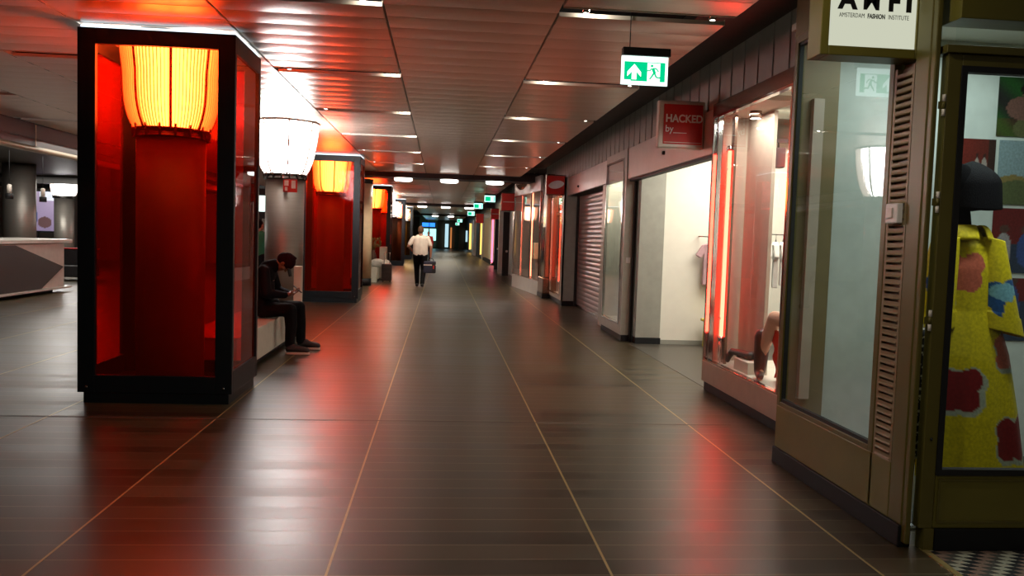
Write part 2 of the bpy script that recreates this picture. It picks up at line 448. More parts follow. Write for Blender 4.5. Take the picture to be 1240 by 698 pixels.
# ceiling: slatted aluminium panels between dark slots
def slat_panel(x0, x1, y0, y1, n, seg=5, lip=True):
    mb = MB(); w = (y1-y0)/n; g = .010; sag = .006
    for i in range(n):
        a = y0+i*w+g/2; b = y0+(i+1)*w-g/2
        vs = []
        for k in range(seg+1):
            t = k/seg; y = a+(b-a)*t; z = CZ+sag*(2*t-1)**2*1.0
            vs += [(x0+.012, y, z), (x1-.012, y, z)]
        mb.add(vs, [(2*k, 2*k+1, 2*k+3, 2*k+2) for k in range(seg)], True)
        if i: mb.add([(x0+.012, a-g, CZ+.006), (x1-.012, a-g, CZ+.006), (x1-.012, a, CZ+.006), (x0+.012, a, CZ+.006),
                      (x0+.012, a-g, CZ+.03), (x1-.012, a-g, CZ+.03), (x1-.012, a, CZ+.03), (x0+.012, a, CZ+.03)],
                     [(4, 5, 6, 7), (0, 1, 5, 4), (3, 2, 6, 7)])
    if lip:
        mb.m = 1
        mb.box(x0+.012, x1-.012, y0-.012, y0, CZ, CZ+.032); mb.box(x0+.012, x1-.012, y1, y1+.012, CZ, CZ+.032)
        mb.box(x0+.008, x0+.012, y0, y1, CZ+.004, CZ+.045); mb.box(x1-.012, x1-.008, y0, y1, CZ+.004, CZ+.045)
    return mb
YK = [6.5+2.85*k for k in range(-4, 34)]
bays = [(LX[6], LX[7]), (LX[8], LX[9])]
BEAMY = 24.05
for (x0, x1) in bays:
    for i, y in enumerate(YK[:-1]):
        a, b = y, y+2.6
        if a < 24.4 and b > 23.7:
            struct(slat_panel(x0, x1, a, 23.6, 5, 5), 'ceiling', ['ceiling', 'lip']); a = 24.5
        struct(slat_panel(x0, x1, a, b, 7 if b-a > 2 else 5, 5 if y < 30 else 3), 'ceiling', ['ceiling', 'lip'])
for y0, y1 in ((-5, 23.6), (24.5, 104)):
    struct(slat_panel(LX[7], LX[8], y0, y1, round((y1-y0)/.356), 5), 'ceiling', ['ceiling', 'lip'])
# hall to the left: bays with a few slots
breaks = {5: [], 4: [9.2], 3: [14.9], 2: [12.05, 14.9]}
for b, cuts in breaks.items():
    ys = [-5]+cuts+[60 if b == 5 else 34]
    for i in range(len(ys)-1):
        y0 = ys[i]; y1 = ys[i+1]-(.25 if i < len(ys)-2 else 0)
        struct(slat_panel(LX[b], LX[b+1], y0, y1, max(1, round((y1-y0)/.37)), 4), 'ceiling', ['ceiling', 'lip'])
struct(box(-7.3, 3.6, -6, 108, 3.75, 3.85), 'ceiling_void', 'void')
struct(box(-30, -7.28, -6, 60, 3.08, 3.2), 'ceiling_hall', 'dark')
# bulkhead at the edge of the left ceiling with a curved beige rim
bh = MB()
def bhx(y): return -7.30-.012*(y-15)**2*.25
for k in range(40):
    y0 = 2+k*.8; y1 = y0+.8
    bh.add([(bhx(y0), y0, 2.93), (bhx(y1), y1, 2.93), (bhx(y1), y1, 3.36), (bhx(y0), y0, 3.36),
            (bhx(y0)-.1, y0, 2.93), (bhx(y1)-.1, y1, 2.93), (bhx(y1)-.1, y1, 3.36), (bhx(y0)-.1, y0, 3.36)],
           [(0, 1, 2, 3), (5, 4, 7, 6), (1, 0, 4, 5), (3, 2, 6, 7)])
struct(bh, 'bulkhead', 'bulkhead')
struct(MB().tube([(bhx(y)+.02, y, 2.89) for y in [2+.8*k for k in range(41)]], .055, 10), 'trim_30', 'rim')
struct(box(-7.29, -7.275, 15.5, 15.53, 2.93, 3.33), 'trim_31', 'rim')
# cross beams with drum lamps
beams = [24.05, 46.7, 69.5]
for by in beams:
    struct(box(-2.45, 2.9, by-.42, by+.42, 3.20, 3.45), 'beam', 'blackmat')
# bounding walls
struct(box(-30, -6, 38, 38.2, 0, 3.3), 'wall_hall', 'grey')
struct(box(-30.2, -30, -6, 38, 0, 3.3), 'wall_left', 'grey')
struct(box(-6, 8, 100, 100.2, 0, 3.75), 'wall_end', 'endwall')
struct(box(-6, -5.8, 38, 100, 0, 3.75), 'wall_hall_side', 'dark')
struct(box(-12, 8, -6.2, -6, 0, 3.75), 'wall_behind', 'dark')

# ================================================================== LANTERN COLUMNS AND THE GLASS BOXES AROUND THEM
CX = -2.56
PROF = [(.335, 2.50), (.365, 2.55), (.405, 2.63), (.440, 2.74), (.468, 2.87), (.490, 3.00), (.512, 3.15), (.53, 3.325)]
def pr_(z):
    for (r0, z0), (r1, z1) in zip(PROF, PROF[1:]):
        if z <= z1: return r0+(r1-r0)*(z-z0)/(z1-z0)
    return PROF[-1][0]
def lantern_column(cx, cy, label, group, colmat='column', rs=1.):
    pr = lambda z: pr_(z)*(1-(1-rs)*min(1, max(0, (z-2.5)/.5)))
    t = thing('lantern_column', (cx, cy, 0), label, 'column', group)
    MB().lathe([(.305, 0), (.305, 2.42)], (cx, cy), 56).build('shaft', colmat, t)
    MB().lathe([(.312, 0), (.312, .12)], (cx, cy), 56).build('base_ring', 'plinth', t)
    cb = MB().lathe([(.30, 2.41), (.335, 2.41), (.335, 2.435), (.322, 2.44), (.322, 2.475), (.345, 2.48), (.345, 2.50), (.30, 2.50)], (cx, cy), 56)
    for k in range(16):
        a = 2*PI*k/16; cb.tube([(cx+.333*math.cos(a), cy+.333*math.sin(a), 2.415), (cx+.345*math.cos(a), cy+.345*math.sin(a), 2.53)], .012, 6)
    cb.build('collar', 'chrome_dark', t)
    core = MB().lathe([(pr(z)-.026, z) for r, z in PROF], (cx, cy), 64).build('lantern', 'lantern', t)
    fin = MB()
    zs = [2.50+.825*k/10 for k in range(11)]
    n = 84
    for k in range(n):
        a = 2*PI*k/n; ca, sa = math.cos(a), math.sin(a)
        vs = []; th = .0016
        for z in zs:
            for d in (-.022, 0.):
                for sg in (-1, 1):
                    r = pr(z)+d; vs.append((cx+r*ca-sg*th*sa, cy+r*sa+sg*th*ca, z))
        fs = []
        for j in range(len(zs)-1):
            o = 4*j
            fs += [(o, o+4, o+6, o+2), (o+1, o+3, o+7, o+5), (o+2, o+6, o+7, o+3)]
        fin.add(vs, fs)
    fin.build('fins', 'fin', core)
    mu = MB()
    for k in range(8):
        a = 2*PI*(k+.35)/8
        mu.tube([(cx+(pr(z)-.004)*math.cos(a), cy+(pr(z)-.004)*math.sin(a), z) for z in zs], .013, 6)
    mu.lathe([(.50*rs, 3.31), (.535*rs, 3.31), (.535*rs, 3.333), (.50*rs, 3.333)], (cx, cy), 64)
    mu.build('mullions', 'fin', core)
    return t
def glass_box(cx, y0, label, group, gl='redglass', screws=True):
    x0, x1 = cx-.672, cx+.672; y1 = y0+1.02; T = 3.305
    t = thing('display_box', (cx, y0+.51, 0), label, 'glass box', group)
    MB().box(x0+.05, x1-.03, y0+.012, y1-.012, 0, .1).build('plinth', 'blacksteel', t)
    f = MB()
    pw, pd = .15, .055
    for (a0, a1, b0, b1) in ((x0, x0+pw, y0, y0+pd), (x1-pw, x1, y0, y0+pd), (x0, x0+pw, y1-pd, y1), (x1-pw, x1, y1-pd, y1)):
        f.box(a0, a1, b0, b1, .095, T)
    for b0, b1 in ((y0, y0+pd), (y1-pd, y1)):
        f.box(x0+pw, x1-pw, b0, b1, .095, .25); f.box(x0+pw, x1-pw, b0, b1, 3.17, T)
    for a0, a1 in ((x0, x0+.05), (x1-.05, x1)):
        f.box(a0, a1, y0+pd, y1-pd, .095, .30); f.box(a0, a1, y0+pd, y1-pd, 3.15, T)
    f.box(x0+.05, x1-.05, y0+pd, y1-pd, .095, .13)
    f.build('frame', 'blacksteel', t, bevel=.004)
    for b in (y0+.03, y1-.03): MB().box(x0+.13, x1-.13, b-.004, b+.004, .22, 3.2).build('glass_pane', gl, t)
    for a in (x0+.025, x1-.025): MB().box(a-.004, a+.004, y0+.05, y1-.05, .27, 3.18).build('glass_pane', gl, t)
    ls = MB()
    for a in (x0+.02, x1-.035): ls.box(a, a+.015, y0+.02, y1-.02, T, T+.022)
    for b in (y0+.02, y1-.035): ls.box(x0+.02, x1-.02, b, b+.015, T, T+.022)
    ls.build('light_strip', 'strip', t)['label'] = 'thin cold white light strip along the top edge'
    if screws:
        for a in (x0+.075, x1-.075):
            MB().lathe([(.012, 0), (.012, .004), (.006, .007)], (0, 0), 12).build('screw', 'chrome', t, origin=(0, 0, 0))
            s = [c for c in t.children][-1]; s.rotation_euler = (PI/2, 0, 0); s.location = Vector((a, y0, .145))-world_loc(t)
    return t
M['strip'] = emit('cold_light_strip', (.75, .9, 1), 1.6)
BY = [7.56, 18.8, 30.1, 41.4, 52.7]
lab = ['large black framed red glass box around a glowing column, in front of the bench',
       'red glass box behind the seated person, beside the cream column',
       'narrow looking red glass box behind the suitcase and white bench',
       'brownish glass box behind the walking person, past the third red box',
       'amber yellow glass box, farthest of the row of glass boxes']
gls = ['redglass', 'redglass', 'redglass', 'brownglass', 'amberglass']
for y, l, g in zip(BY, lab, gls): glass_box(CX+.03, y, l, 'glass boxes along the walkway', g, y < 20)
labc = ['column with a ribbed glowing lantern top seen inside the nearest red glass box',
        'column with a lantern top inside the red glass box behind the seated person',
        'column with a glowing lantern top inside the red glass box behind the suitcase',
        'column with a lantern top inside the brownish glass box',
        'column with a lantern top inside the amber yellow glass box']
for y, l in zip(BY, labc): lantern_column(CX, y+.51, l, 'lantern columns', 'column_red', .865)
lantern_column(CX, 13.7, 'bare grey column with a blazing white lantern top behind the seated person', 'lantern columns')
lantern_column(CX, 36.2, 'bare lantern column standing past the third red glass box', 'lantern columns')
lantern_column(CX, 47.5, 'bare lantern column between the brownish and the amber glass boxes', 'lantern columns')
# emergency pictogram on the bare column
t = thing('wall_sign', (CX+.14, 13.39, 2.27), 'small red and white fire notice on the bare grey column under its lantern', 'sign')
MB().box(CX+.03, CX+.25, 13.375, 13.385, 2.20, 2.40).build('plate', 'sign_red', t)
for q in ((.05, .115, 2.30, 2.385), (.16, .225, 2.26, 2.385), (.06, .10, 2.22, 2.28)): MB().box(CX+q[0], CX+q[1], 13.371, 13.376, q[2], q[3]).build('pictogram', 'sign_white', t)
# cream column
t = thing('plain_column', (-2.42, 25.2, 0), 'cream painted column with a dark foot beside the second red glass box', 'column')
MB().lathe([(.31, .22), (.31, 3.06)], (-2.42, 25.2), 48).build('shaft', 'column_cream', t)
MB().lathe([(.318, 0), (.318, .22)], (-2.42, 25.2), 48).build('foot', 'plinth', t)
MB().lathe([(.32, 3.06), (.32, 3.20)], (-2.42, 25.2), 48).build('head_collar', 'blackmat', t)

# ================================================================== CEILING LAMPS
def spot(x, y, label, group):
    t = thing('ceiling_spotlight', (x, y, CZ+.02), label, 'spotlight', group)
    MB().lathe([(.019, CZ+.008), (.028, CZ+.008), (.030, CZ+.05), (.022, CZ+.06)], (x, y), 18, caps=False).build('housing', 'chrome', t)
    MB().lathe([(.001, CZ+.006), (.020, CZ+.009), (.020, CZ+.02)], (x, y), 18).build('lens', 'lamp', t)
ordn = ['first', 'second', 'third', 'fourth', 'fifth', 'sixth', 'seventh', 'eighth', 'ninth']
for k in range(8):
    y = 6.5+2.85*k-.11
    for x, side in ((-1.70, 'outermost in the left'), (-.64, 'innermost in the left'), (1.06, 'innermost in the right'), (2.06, 'outermost in the right')):
        if k == 0 and x < -1: continue
        if y > 23.2 and y < 24.9: continue
        spot(x, y, 'small spotlight %s ceiling bay, %s slot from the camera' % (side, ordn[k]), 'spotlights in the ceiling slots')
for i, by in enumerate(beams[:2]):
    for x, w in ((-1.14, 'left'), (.17, 'middle'), (1.48, 'right')):
        t = thing('ceiling_drum_lamp', (x, by-.2, 3.2), '%s of the three round white drum lamps under the %s dark ceiling beam' % (w, ['near', 'far'][i]), 'ceiling lamp', 'drum lamps under the ceiling beams')
        MB().lathe([(.265, 3.20), (.265, 3.185), (.28, 3.185), (.28, 3.20)], (x, by-.2), 32).build('rim', 'chrome', t)
        MB().lathe([(.255, 3.185), (.255, 3.125), (.22, 3.105)], (x, by-.2), 32).build('diffuser', 'drum', t)
for x, w in ((-.6, 'left'), (.7, 'right')):
    t = tag(MB().lathe([(.26, 3.2), (.26, 3.13), (.22, 3.11)], (x, 69.3), 24).build('ceiling_drum_lamp', 'drum'), '%s one of the two tiny drum lamps near the dark end wall' % w, 'ceiling lamp', 'drum lamps under the ceiling beams')

# ================================================================== BENCH, LUGGAGE, LEFT HALL
t = thing('bench', (-2.42, 10.7, 0), 'long white box bench carrying the seated person', 'bench')
MB().box(-2.74, -2.10, 8.75, 12.35, .075, .44).build('seat_block', 'white', t, bevel=.008)
MB().box(-2.70, -2.16, 8.80, 12.30, 0, .075).build('plinth', 'plinth', t)
MB().box(-2.75, -2.09, 8.74, 12.36, .44, .455).build('seat_top', 'white', t, bevel=.004)
MB().box(-2.102, -2.096, 11.74, 11.83, .17, .30).build('slot_plate', 'blackmat', t)  # slot hole in the bench face, drawn as a dark plate
MB().box(-2.165, -2.055, 12.37, 12.50, .0, 1.07).build('end_panel', 'white', t, bevel=.006)
t = thing('bench', (-2.4, 28.5, 0), 'far white bench beside the third red glass box', 'bench')
MB().box(-2.75, -2.05, 27.5, 29.7, .08, .45).build('seat_block', 'white', t, bevel=.01)
MB().box(-2.7, -2.1, 27.55, 29.65, 0, .08).build('plinth', 'plinth', t)
MB().box(-2.15, -1.92, 28.95, 29.6, .0, 1.12).build('end_panel', 'white', t, bevel=.01)
t = thing('storage_box', (-2.2, 27.0, 0), 'cream open topped box on the floor at the foot of the cream column', 'box')
MB().add([(-2.36, 26.85, 0), (-2.08, 26.85, 0), (-2.08, 27.2, 0), (-2.36, 27.2, 0), (-2.39, 26.82, .47), (-2.05, 26.82, .47), (-2.05, 27.23, .47), (-2.39, 27.23, .47)],
         [(3, 2, 1, 0), (0, 1, 5, 4), (1, 2, 6, 5), (2, 3, 7, 6), (3, 0, 4, 7)]).build('body', 'white', t, solid=.02)
frame_rect(MB(), 'z' if False else 'y', 26.81, .43, -2.40, -2.04, .45, .48, .01).build('rim', 'white', t)
bl = MB(); bl.ell((-2.12, 27.75, .60), (.24, .22, .145)); bl.ell((-1.86, 27.72, .56), (.20, .20, .16)); bl.chain([(-1.86, 27.48, .52), (-1.80, 27.43, .30), (-1.83, 27.42, .12)], [.11, .085, .05]); bl.ell((-2.30, 27.8, .56), (.12, .16, .10)); bl.chain([(-2.2, 27.6, .66), (-1.9, 27.56, .64)], [.06, .06])
bk = thing('blanket', (-2.05, 27.7, .455), 'white blanket heaped over the near end of the far white bench', 'blanket')
remesh(bl, 'cloth', 'white_cloth', bk, .018, 3)
t = thing('suitcase', (-1.76, 27.15, 0), 'black upright suitcase with raised handle beside the white blanket', 'suitcase')
MB().box(-1.93, -1.60, 27.02, 27.26, .05, .60).build('shell', 'case', t, bevel=.03)
for zz in (.2, .33, .46): MB().box(-1.92, -1.61, 27.012, 27.03, zz-.02, zz+.02).build('rib_band', 'case', t, bevel=.005)
MB().tube([(-1.86, 27.2, .58), (-1.86, 27.2, .96), (-1.68, 27.2, .96), (-1.68, 27.2, .58)], .012, 8).build('handle', 'chrome', t)
for x in (-1.88, -1.65):
    MB().lathe([(.03, -.015), (.03, .015)], (0, 0), 14).build('wheel', 'blackmat', t, origin=(0, 0, 0))
    w = t.children[-1]; w.rotation_euler = (0, PI/2, 0); w.location = Vector((x, 27.1, .031))-world_loc(t)
t = thing('vase', (-2.3, 28.2, .455), 'brown vase of dry yellow twigs standing on the far white bench', 'vase')
MB().lathe([(.06, .455), (.10, .52), (.12, .70), (.09, .88), (.05, .97), (.065, 1.02)], (-2.3, 28.2), 24).build('pot', 'pot', t)
tw = MB(); rnd = random.Random(3)
for k in range(26):
    a = rnd.uniform(0, 2*PI); s = rnd.uniform(.08, .26); h = rnd.uniform(.15, .42)
    tip = (-2.3+s*math.cos(a), 28.2+s*math.sin(a), 1.0+h)
    tw.tube([(-2.3, 28.2, .98), (-2.3+.4*s*math.cos(a), 28.2+.4*s*math.sin(a), 1+.6*h), tip], [.006, .005, .003], 5)
    tw.ell(tip, (.035, .02, .05), Matrix.Rotation(a, 3, 'Z'), 8, 6)
tw.build('twigs', 'leaf', t)

# reception counter
t = thing('reception_counter', (-9.5, 17.2, 0), 'white reception counter with a large charcoal hexagon on its front', 'counter')
MB().box(-9.9, -8.76, 14.2, 20.0, .12, 1.12).build('body', 'counter', t, bevel=.01)
MB().box(-9.8, -8.95, 14.4, 19.85, 0, .12).build('plinth', 'plinth', t)
MB().box(-9.95, -8.70, 14.1, 20.3, 1.13, 1.215).build('worktop', 'counter', t, bevel=.012)
MB().prism([(14.4, .56), (15.6, .13), (18.87, .13), (19.93, .58), (17.76, 1.10), (16.3, 1.10)], 'x', -8.77, -8.742).build('inlay', 'charcoal', t)
MB().box(-8.95, -8.66, 14.2, 20.15, .085, .12).build('foot_ledge', 'counter', t)
for i, (x, y) in enumerate([(-8.95, 17.95), (-9.0, 19.5)]):
    t = thing('pendant_lamp', (x, y, 2.0), ['small pendant lamp over the counter, in front of the big hall column', 'small pendant lamp over the counter, beside the purple screen'][i], 'pendant lamp', 'pendant lamps over the counter')
    MB().lathe([(.075, 2.05), (.075, 2.16), (.05, 2.17)], (x, y), 20).build('shade', 'blackmat', t)
    MB().lathe([(.045, 2.165), (.045, 2.34), (.02, 2.36)], (x, y), 20).build('neck', 'lip', t)
    MB().tube([(x, y, 2.35), (x, y, 3.09)], .006, 6).build('cord', 'blackmat', t)
for i, (x, y, r) in enumerate([(-10.97, 22.5, .385)]):
    t = thing('hall_column', (x, y, 0), 'thick grey round column behind the reception counter', 'column')
    MB().lathe([(r, .1), (r, 3.08)], (x, y), 48).build('shaft', 'column', t)
    MB().lathe([(r+.01, 0), (r+.01, .1)], (x, y), 48).build('foot', 'plinth', t)
struct(box(-17, -11.6, 27.6, 28, 2.84, 3.09), 'beam_hall', 'dark')
lantern_column(-12.7, 29, 'far hall column with a cold white lantern top behind the counter', 'lantern columns', 'column', .85)
pm = MB().grid(lambda u, v: (-14.70+1.05*u, 30.5, 1.28+1.4*v), 40, 50, False)
t = thing('picture_screen', (-14.35, 30.55, 1.9), 'lit purple picture screen on the far hall wall above the counter', 'screen')
o = pm.build('picture', 'screen', t)
def sc_px(x, y, z):
    u = (x+14.70)/1.05; v = (z-1.28)/1.4
    if (u-.25)**2/.03+(v-.35)**2/.05 < 1: return s2l(45, 70, 120)
    if (u-.65)**2/.05+(v-.22)**2/.02 < 1: return s2l(95, 70, 70)
    if v > .78 and u > .5: return s2l(220, 225, 235)
    return s2l(135+30*v, 120+30*v, 150+25*v)
paint_mesh(o, sc_px)
frame_rect(MB(), 'y', 30.49, .06, -14.74, -13.61, 1.24, 2.72, .045).box(-14.70, -13.65, 30.51, 30.55, 1.28, 2.68).build('bezel', 'blackmat', t)
MB().box(-14.45, -14.25, 30.5, 30.6, 0, 1.24).box(-14.6, -14.1, 30.4, 30.7, 0, .03).build('stand', 'blackmat', t)
t = thing('sofa', (-10.6, 24, 0), 'dark sofa with a red top edge past the end of the counter', 'sofa')
MB().box(-11.6, -9.9, 23.6, 24.4, .1, .42).build('seat', 'sofa', t, bevel=.04)
MB().box(-11.6, -9.9, 24.2, 24.5, .1, .86).build('backrest', 'sofa', t, bevel=.04)
for x in (-11.75, -9.9): MB().box(x, x+.15, 23.6, 24.5, .1, .62).build('arm', 'sofa', t, bevel=.03)
MB().box(-11.75, -9.75, 24.18, 24.52, .86, .89).build('top_edge', 'red_cloth', t, bevel=.01)
for x in (-11.6, -9.95):
    for y in (23.7, 24.35): MB().lathe([(.02, 0), (.03, .1)], (x, y), 10).build('leg', 'chrome', t)
# a lit screen in the gap beside the bare column
t = thing('info_screen', (-5.2, 24, 0), 'upright black information screen glimpsed between the red box and the bare column', 'screen')
MB().box(-5.45, -4.9, 24.0, 24.08, 1.9, 2.75).build('bezel', 'blackmat', t, bevel=.01)
MB().box(-5.35, -5.0, 23.985, 23.999, 2.1, 2.55).build('display', 'exit_white', t)
MB().box(-5.22, -5.12, 24.02, 24.06, .03, 1.9).box(-5.45, -4.9, 23.85, 24.25, 0, .03).build('stand', 'blackmat', t)
M['shopwall'] = paint('shop_wall_white', (.62, .66, .62), .7)
M['pattern_yellow'] = paint('yellow_cloth', s2l(214, 196, 20), .8)
def dots():
    m, nt, out = nodes('dotted_fabric')
    b = N(nt, 'ShaderNodeBsdfPrincipled'); b.inputs['Roughness'].default_value = .8
    tc = N(nt, 'ShaderNodeTexCoord'); v = N(nt, 'ShaderNodeTexVoronoi'); v.inputs['Scale'].default_value = 45
    L(nt, tc.outputs['Object'], v.inputs['Vector'])
    cr = N(nt, 'ShaderNodeValToRGB'); cr.color_ramp.interpolation = 'CONSTANT'
    cr.color_ramp.elements[0].color = (.65, .65, .55, 1); cr.color_ramp.elements[1].position = .36; cr.color_ramp.elements[1].color = (.01, .01, .01, 1)
    L(nt, v.outputs['Distance'], cr.inputs['Fac']); L(nt, cr.outputs['Color'], b.inputs['Base Color']); L(nt, b.outputs['BSDF'], out.inputs['Surface'])
    return m
M['dots'] = dots()
# ================================================================== RIGHT SIDE: SHOPS
# dark soffit and ribbed band over the shopfronts
struct(box(2.2, 2.95, 5.9, 80, 3.72, 3.76), 'ceiling_soffit', 'void')
rb = MB()
y = 5.9
while y < 23.5:
    rb.box(2.94, 2.99, y, y+.30, 3.05, 3.75); rb.box(2.95, 2.99, y+.30, y+.36, 3.05, 3.75); y += .36
struct(rb, 'wall_right_band', 'ribbed')
struct(box(2.22, 2.94, 5.9, 24, 3.62, 3.72), 'trim_40', 'dark')

# ---------------- corner shop with the bronze front
XA = 2.5
w = struct(box(XA, XA+.06, 4.272, 5.83, .12, .43), 'wall_corner_shop', 'bronze', .004)
struct(box(XA-.012, XA+.06, 4.14, 5.84, 0, .12), 'baseboard_corner_shop', 'plinth', .006)
struct(box(XA+.0, XA+.4, 4.05, 5.84, 3.10, 3.75), 'wall_corner_fascia', 'bronze', .004)
struct(box(XA, XA+.02, 4.47, 4.485, .12, .43), 'trim_41', 'bronze_dark')
win = struct(frame_rect(MB(), 'x', XA, .06, 4.475, 5.83, .43, 3.10, .05, .03, .05), 'window_1', 'bronze_dark', .003)
frame_rect(MB(), 'x', XA+.012, .03, 4.495, 5.80, .455, 3.06, .028).build('rubber_seal', 'blackmat', win)
box(XA+.025, XA+.033, 4.52, 5.78, .47, 3.04).build('pane', 'clear_strong', win)
# louvred pier
lv = thing('louver_panel', (XA, 4.37, 0), 'tall brown louvred vent panel beside the corner shop window', 'vent panel')
p = MB(); p.box(XA+.03, XA+.06, 4.272, 4.465, .43, 2.60); p.box(XA, XA+.03, 4.272, 4.292, .43, 2.60); p.box(XA, XA+.03, 4.442, 4.465, .43, 2.60)
p.build('back_plate', 'louver', lv)
zz = .435; lb = MB()
while zz < 2.56:
    lb.prism([(XA+.03, zz), (XA+.006, zz), (XA-.006, zz+.002), (XA+.001, zz+.012), (XA+.001, zz+.0275), (XA+.03, zz+.0275)], 'y', 4.292, 4.442); zz += .0405
lb.build('blades', 'louver', lv)
struct(box(XA+.05, XA+.1, 4.272, 4.465, 2.60, 3.1), 'wall_corner_head', 'bronze_dark')
sw = thing('switch_box', (XA-.01, 4.36, 1.80), 'small white switch box on the brown louvres', 'switch')
MB().box(XA-.035, XA+.0, 4.30, 4.42, 1.745, 1.855).build('housing', 'sign_white', sw, bevel=.006)
MB().box(XA-.043, XA-.035, 4.34, 4.40, 1.775, 1.83).build('rocker', 'sign_frame', sw, bevel=.003)
# corner post
struct(box(XA, XA+.055, 4.14, 4.27, .12, 3.1), 'wall_corner_post', 'bronze_dark', .006)
struct(box(XA+.006, XA+.034, 4.10, 4.15, .03, 3.1), 'trim_42', 'bronze_dark', .006)
# door leaf facing the entrance, with hinge gap
dr = struct(MB().box(2.655, 4.4, 4.10, 4.15, .12, .41), 'door_1', 'bronze', .004)
frame_rect(MB(), 'y', 4.095, .06, 2.575, 4.5, .12, 2.62, .075, .0, .07).build('door_frame', 'bronze_dark', dr, bevel=.004)
MB().box(2.60, 2.655, 4.085, 4.16, .0, .12).build('foot_block', 'bronze_dark', dr)
frame_rect(MB(), 'y', 4.088, .05, 2.648, 4.42, .41, 2.56, .032).build('rubber_seal', 'blackmat', dr)
box(2.67, 4.40, 4.108, 4.116, .44, 2.54).build('pane', 'clear', dr)
frame_rect(MB(), 'y', 4.092, .012, 2.67, 4.4, .15, .39, .012).build('moulding', 'bronze_dark', dr)
struct(box(2.66, 4.5, 4.075, 4.15, 0, .12), 'baseboard_entrance', 'plinth', .004)
for z0 in (2.30, 1.80, 1.18):
    h = MB(); h.tube([(2.566, 4.10, z0), (2.566, 4.10, z0+.035)], .009, 10); h.tube([(2.566, 4.10, z0+.075), (2.566, 4.10, z0+.11)], .009, 10)
    h.build('hinge', 'lip', dr)
    MB().tube([(2.566, 4.10, z0+.036), (2.566, 4.10, z0+.074)], .009, 10).box(2.54, 2.566, 4.102, 4.108, z0+.036, z0+.074).build('hinge_leaf', 'bronze_dark', dr)
MB().tube([(2.605, 4.08, .60), (2.605, 4.08, .615)], .006, 8).build('bolt', 'blackmat', dr)
struct(box(2.55, 5, 4.07, 4.2, 2.62, 2.66), 'trim_43', 'bronze_dark', .003)
struct(box(2.58, 5, 4.02, 4.2, 2.78, 3.75), 'wall_entrance_fascia', 'bronze', .004)
struct(MB().box(2.62, 5, 4.11, 4.118, 2.66, 2.78), 'window_2', 'clear')
# mosaic threshold
struct(MB().prism([(2.565, 3.2), (5.5, 3.2), (5.5, 4.12), (2.635, 4.12)], 'z', -.02, .004), 'floor_mosaic', 'mosaic')
struct(MB().prism([(2.53, 3.2), (2.565, 3.2), (2.635, 4.12), (2.60, 4.12)], 'z', -.02, .006), 'trim_44', 'brass')
# interior
struct(box(2.93, 6.5, 6.05, 6.15, 0, 3.2), 'wall_shop_inner', 'shopwall'); struct(box(2.64, 2.93, 6.0, 6.1, 0, 3.2), 'wall_shop_dark', 'louver')
struct(box(2.72, 2.80, 5.95, 6.0, .45, 2.7), 'trim_45', 'beige')
struct(box(5.4, 5.5, 4.15, 6.1, 0, 3.2), 'wall_shop_right', 'shopwall')
struct(box(2.56, 5.5, 4.2, 6.05, 3.2, 3.25), 'ceiling_shop', 'whitewall')
# hanging sign of the corner shop
sg = thing('box_sign', (2.26, 4.4, 3.0), 'bronze framed box sign reading AMFI in black on a pale lit face', 'sign')
frame_rect(MB(), 'y', 4.28, .16, 1.972, 2.545, 2.625, 3.22, .045, .05, .05).box(2.0, 2.52, 4.38, 4.44, 2.66, 3.2).build('housing', 'bronze', sg, bevel=.004)
MB().box(2.02, 2.50, 4.292, 4.30, 2.672, 3.17).build('face', 'amfi_face', sg)
for ch, x, w_ in (('A', 2.068, 1.02), ('M', 2.196, .94), ('F', 2.338, 1.0), ('I', 2.436, 1.1)):
    text('letter', ch, .136, 'ink', sg, (x, 4.289, 2.875), bold=.0035 if ch == 'M' else .0065, sx=w_)
text('lettering', 'AMSTERDAM', .034, 'ink', sg, (2.070, 4.290, 2.828), bold=-.0003, sx=.70, spacing=1.04)
text('lettering', 'FASHION', .034, 'ink', sg, (2.227, 4.290, 2.828), bold=.001, sx=.68, spacing=1.03)
text('lettering', 'INSTITUTE', .034, 'ink', sg, (2.342, 4.290, 2.828), bold=-.0003, sx=.70, spacing=1.04)

# posters on the white wall
def poster(x0, x1, z0, z1, label, fn):
    o = MB().grid(lambda u, v: (x0+(x1-x0)*u, 6.043, z0+(z1-z0)*v), 48, 48, False).build('picture_print', 'photo', None, solid=.004, origin=((x0+x1)/2, 6.043, (z0+z1)/2))
    paint_mesh(o, lambda x, y, z: fn((x-x0)/(x1-x0), (z-z0)/(z1-z0)))
    return tag(o, label, 'photo', 'photos on the shop wall')
def E(u, v, cx, cy, rx, ry): return ((u-cx)/rx)**2+((v-cy)/ry)**2 < 1
def ph_garden(u, v):
    if E(u, v, .36, .80, .10, .11): return s2l(24, 16, 14)
    if E(u, v, .36, .72, .07, .09): return s2l(150, 110, 90)
    if E(u, v, .30, .48, .20, .20): return s2l(120, 84, 74)
    if E(u, v, .5, .42, .26, .18): return s2l(132, 122, 112)
    if E(u, v, .42, .14, .22, .22): return s2l(96, 96, 60)
    return s2l(38+30*(v < .3), 62+24*math.sin(9*u+7*v), 36)
def ph_red(u, v):
    if E(u, v, .50, .56, .07, .13) or E(u, v, .70, .55, .08, .14): return s2l(165, 150, 142)
    if E(u, v, .50, .72, .04, .05) or E(u, v, .70, .72, .04, .05): return s2l(70, 40, 35)
    if u < .05 or v < .04: return s2l(190, 195, 185)
    return s2l(120-25*u, 42, 34) if u < .8 else s2l(60, 40, 34)
